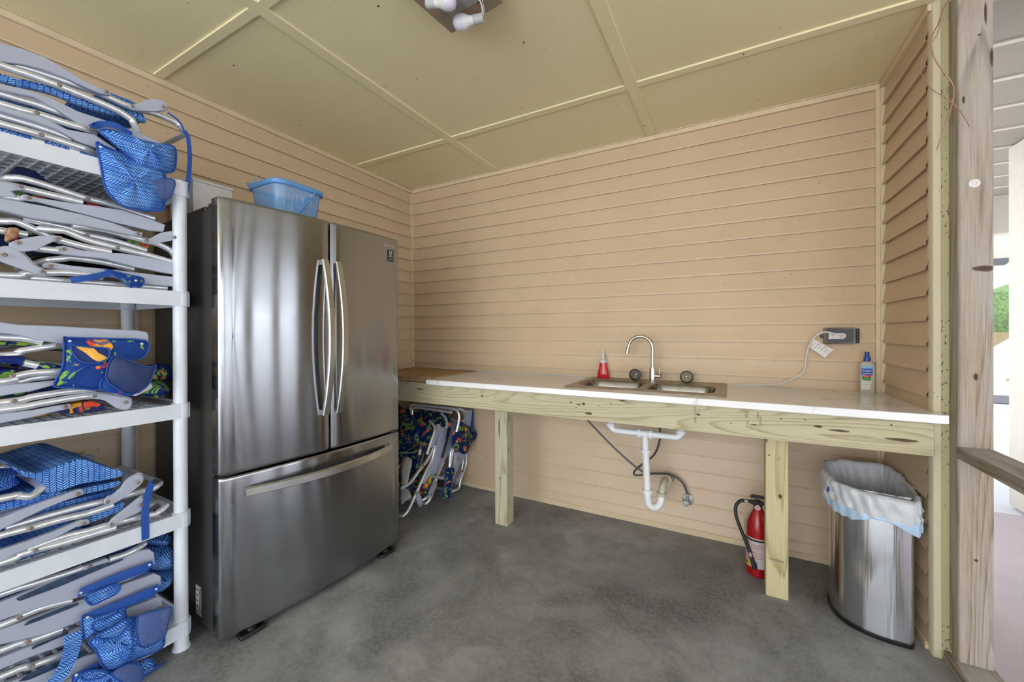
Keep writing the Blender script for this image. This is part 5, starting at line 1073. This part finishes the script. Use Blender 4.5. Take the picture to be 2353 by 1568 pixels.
for key, parts in CHAIRS.items():
    lv = key[0]; XF = XFD.get(key, .56); XB = .115 if lv != 'u' else XF-.46
    lab, fm = LBL[key]; fab, pfab, pil = FAB[fm]
    zmin = {'1': 1.835, '2': 1.404, '3': .966, '4': .539, '5': .111, 'u': .006}[lv]
    ys = [a for p in parts for a, b in yz(p[3])]; zs = [b for p in parts for a, b in yz(p[3]) if p[0] in ('arm', 'tube')]
    t = thing('beach_chair', ((XF+XB)/2, sum(ys)/len(ys), max(zmin, min(zs))), lab, 'beach chair', group=GRP[lv])
    sd_ = sum(map(ord, key))
    for pi, (kd, dx, exv, dat) in enumerate(parts):
        P = yz(dat); x0, x1 = XF-dx, XB+dx
        hang = kd in ('pouch', 'mesh', 'strap', 'flap', 'header', 'sash', 'rivet', 'pillow')
        lo = zmin+(.0105 if kd in ('tube', 'sleeve') else 0)
        if not hang: P = [(a, max(b, lo)) for a, b in P]
        elif kd not in ('strap', 'rivet') or 1: P = [(a, max(b, .006)) for a, b in P]
        if lv == 'u': P = [(min(a, -.034), b) for a, b in P]
        if kd == 'tube':
            r = .0112
            if exv == 'U':
                a1, b1 = P[-1]; a0, b0 = P[-2]; d = Vector((0, a1-a0, b1-b0)).normalized(); cut = .034
                Pe = Vector((0, a1, b1))-d*cut; base = [(x0, a, b) for a, b in P[:-1] if (Vector((0, a, b))-Vector((0, a1, b1))).length > cut*1.15]
                def Q(x, k): q = Pe+d*k; return (x, q.y, q.z)
                path = base+[Q(x0, 0), Q(x0-.010, .022), Q(x0-.036, .033), Q((x0+x1)/2, .034), Q(x1+.036, .033), Q(x1+.010, .022), Q(x1, 0)]+[(x1, b, c) for _, b, c in base[::-1]]
                G().tube(path, r, 10, 4).obj('frame_tube', 'alu', t)
            else:
                G().tube([(x0, a, b) for a, b in P], r, 10, 4).obj('frame_tube', 'alu', t)
                G().tube([(x1, a, b) for a, b in P], r, 8, 3).obj('frame_tube', 'alu', t)
        elif kd == 'sleeve':
            for x in (x0, x1): G().tube([(x, a, b) for a, b in P], .0135, 10, 4).obj('fabric_sleeve', fab, t)
        elif kd == 'arm':
            th = .022
            for x, s_ in ((x0, -1), (x1, 1)): G().prism(P, x+.004, x+.004+s_*th, 0).obj('armrest', 'arm', t, bevel=.003)
        elif kd == 'slot': G().prism(P, x0+.0042, x0+.0048, 0).obj('armrest_slot_panel', 'slot', t, label='flat dark panel with the shade of an armrest recess in its colour')  # thin panel laid on the arm; no recess is cut
        elif kd == 'link':
            Ps = smooth2(P, 3)
            for x, s_ in ((x0, -1), (x1, 1)): G().prism(Ps, x+.004, x+.004+s_*.007, 0).prism([(a+.006, b+.003) for a, b in Ps], x-.012*1, x-.006, 0).obj('hinge_plate', 'arm', t, bevel=.0015)
        elif kd == 'rivet':
            for a, b in P:
                rr = .0038 if exv == 'w' else .0062
                G().lathe([(.0001, -.001), (rr, -.001), (rr, .0015), (rr*.6, .003), (rr*.3, .0022), (.0001, .0018)], (x0+.0042, a, b), 12, Matrix.Rotation(R_(90), 3, 'Y')).obj('snap' if exv == 'w' else 'rivet', 'wrivet' if exv == 'w' else 'rivet', t)
        elif kd == 'fabric':
            mt = 'herry' if fm == 0 else ('tropred' if exv == 'red' else fab)
            Ps = smooth2(P, 2); g = G(); xs_ = [x0-.004, x0-.012, x0-.03]+[x0-.03-(x0-x1-.06)*k/6 for k in range(1, 6)]+[x1+.03, x1+.012, x1+.004]
            cen = Vector((0, sum(p[0] for p in Ps)/len(Ps), sum(p[1] for p in Ps)/len(Ps))); rg = []
            for i, x in enumerate(xs_):
                sc_ = .90 if i in (0, len(xs_)-1) else .97 if i in (1, len(xs_)-2) else 1
                rg.append([Vector((x, a, cen.z+(b-cen.z)*sc_+.0015*math.sin(i*2+a*60))) for a, b in Ps])
            g.loft(rg).obj('seat_fabric', mt, t, ang=50)
        elif kd == 'pillow':
            Ps = smooth2(P, 3); rg = []; c0y = sum(p[0] for p in Ps)/len(Ps); c0z = sum(p[1] for p in Ps)/len(Ps)
            for i in range(11):
                q = 2*i/10-1; k = math.sqrt(max(.02, 1-q**4)); xx = x0-.004-(x0-x1-.02)*.5*(1+q)*.85
                rg.append([Vector((xx, c0y+(a-c0y)*k, c0z+(b-c0z)*k+.003*math.sin(i*1.7+a*50))) for a, b in Ps])
            G().loft(rg).obj('head_pillow', 'herrz' if fm == 0 else 'trop', t, ang=60)
        elif kd == 'pouch':
            bl_ = {'roll': .045, 'hang': .026, 'flat': .012}[exv]; Ps = smooth2(P, 3)
            o = G().puff(Ps, x0, bl_, .004, (.0045 if exv == 'roll' else .0035) if exv != 'flat' else .0012, seed=sd_).obj('storage_pouch', 'herrz' if fm == 0 else (pfab if lv != 'u' else 'trop2'), t, ang=70)
            G().tube([(x0+.003, a, b) for a, b in Ps], .0028, 6, 1, closed=True).obj('pouch_binding', 'band', o, label='plain blue binding')
        elif kd in ('mesh',):
            Ps = smooth2(P, 2)
            o = G().puff(Ps, x0, .012, .0008, .001, seed=sd_+3).obj('mesh_pocket', 'mesh' if lv != '3' else 'meshdark', t, ang=70, label='sheer mesh pocket')
            G().tube([(x0+.002, a, b) for a, b in Ps], .0022, 6, 1, closed=True).obj('pouch_binding', 'band', o, label='plain blue binding')
        elif kd == 'header':
            G().puff(P, x0, .003, .003, 0).obj('pouch_header', 'band', t, ang=60, label='plain royal blue header strip')
        elif kd == 'flap':
            Ps = smooth2(P, 3)
            o = G().puff(Ps, x0, .006, .003, .0008, seed=sd_).obj('pocket_flap', 'herrz' if fm == 0 else 'tiger', t, ang=60)
            G().tube([(x0+.003, a, b) for a, b in Ps], .0030, 6, 1, closed=True).obj('pouch_binding', 'band', o, label='plain blue binding')
        elif kd in ('strap', 'sash'):
            C = catmull([(x0, a, b) for a, b in P], 5); wv_ = exv*.62; V = []; F = []
            for i, c in enumerate(C):
                d = (C[min(i+1, len(C)-1)]-C[max(i-1, 0)]).normalized(); nn = d.cross(Vector((1, 0, 0))).normalized(); xo = .003*math.sin(i*.5)
                for s_, th in ((-1, 0), (1, 0), (1, -.0018), (-1, -.0018)): V.append(c+nn*wv_*.8*s_+Vector((xo+th, 0, 0)))
            for i in range(len(C)-1):
                for k in range(4): F.append((i*4+k, i*4+(k+1) % 4, (i+1)*4+(k+1) % 4, (i+1)*4+k))
            F += [(3, 2, 1, 0), tuple(len(V)-4+k for k in range(4))]
            G().add(V, F).obj('strap', 'herrz' if kd == 'sash' else 'band', t, ang=60)
        elif kd == 'clamp': G().prism(P, x0-.016, x0+.016, 0).obj('rusty_clamp', 'rust', t, bevel=.005)
        elif kd == 'ferrule': G().prism(P, x0-.018, x0+.006, 0).obj('ferrule', 'arm', t, bevel=.003)
        elif kd == 'cap': G().puff(smooth2(P, 2), x0, .012, .01).obj('tube_cap', 'offwhite', t)
        elif kd == 'buckle': G().prism(P, x0-.004, x0+.002, 0).obj('buckle', 'black', t, bevel=.001)
        elif kd == 'front':
            def sheet(name, pts, mt, th, label=None):
                c = catmull(pts, 2, True); cc0 = sum(c, Vector())/len(c); V = list(c)+[c_+(cc0-c_)*.5+Vector((0, -.006*abs(math.sin(i*1.3)), 0)) for i, c_ in enumerate(c)]+[cc0]; n_ = len(c)
                F = [(i, (i+1) % n_, n_+(i+1) % n_, n_+i) for i in range(n_)]+[(n_+i, n_+(i+1) % n_, 2*n_) for i in range(n_)]
                o_ = G().add(V, F).obj(name, mt, t, ang=70, label=label); q_ = o_.modifiers.new('solid', 'SOLIDIFY'); q_.thickness = th; return o_
            sheet('back_fabric', PAN['fabric'], 'trop2', .006); sheet('seat_fabric', PAN['dark'], 'tropd', .005)
            pk = sheet('storage_pouch', PAN['pocket'], 'trop2', .012); G().tube(PAN['pocket'], .003, 6, 1, closed=True).obj('pouch_binding', 'band', pk, label='plain blue binding')
            sheet('care_label', PAN['label'], 'foam', .002, 'white sewn-on label'); sheet('mesh_pocket', PAN['sheer'], 'clearcap', .002, 'pale translucent pocket')
            G().tube(PAN['trim'], .003, 6, 3).obj('cord_loop', 'alu', t)
            G().tube(PAN['silver'], .0125, 10, 3).obj('fabric_sleeve', 'trop2', t); G().tube([PAN['silver'][1], [(a_*.6+b_*.4) for a_, b_ in zip(PAN['silver'][1], PAN['silver'][2])]], .0132, 10, 1).obj('frame_tube', 'alu', t)
            G().tube(PAN['tubeR'], .0105, 10, 4).obj('frame_tube', 'alu', t); G().tube(PAN['tubeR2'], .0105, 10, 4).obj('frame_tube', 'alu', t)
            G().tube([(.262, -.30, .60), (.258, -.30, .655), (.275, -.30, .675), (.33, -.30, .679), (.64, -.30, .679), (.695, -.30, .674), (.722, -.30, .650), (.727, -.305, .60), (.722, -.33, .52)], .0105, 10, 4).obj('frame_tube', 'alu', t)
            G().tube([(.285, -.315, .60), (.283, -.31, .635), (.30, -.305, .653), (.36, -.30, .657), (.655, -.30, .650)], .0105, 10, 4).obj('frame_tube', 'alu', t)
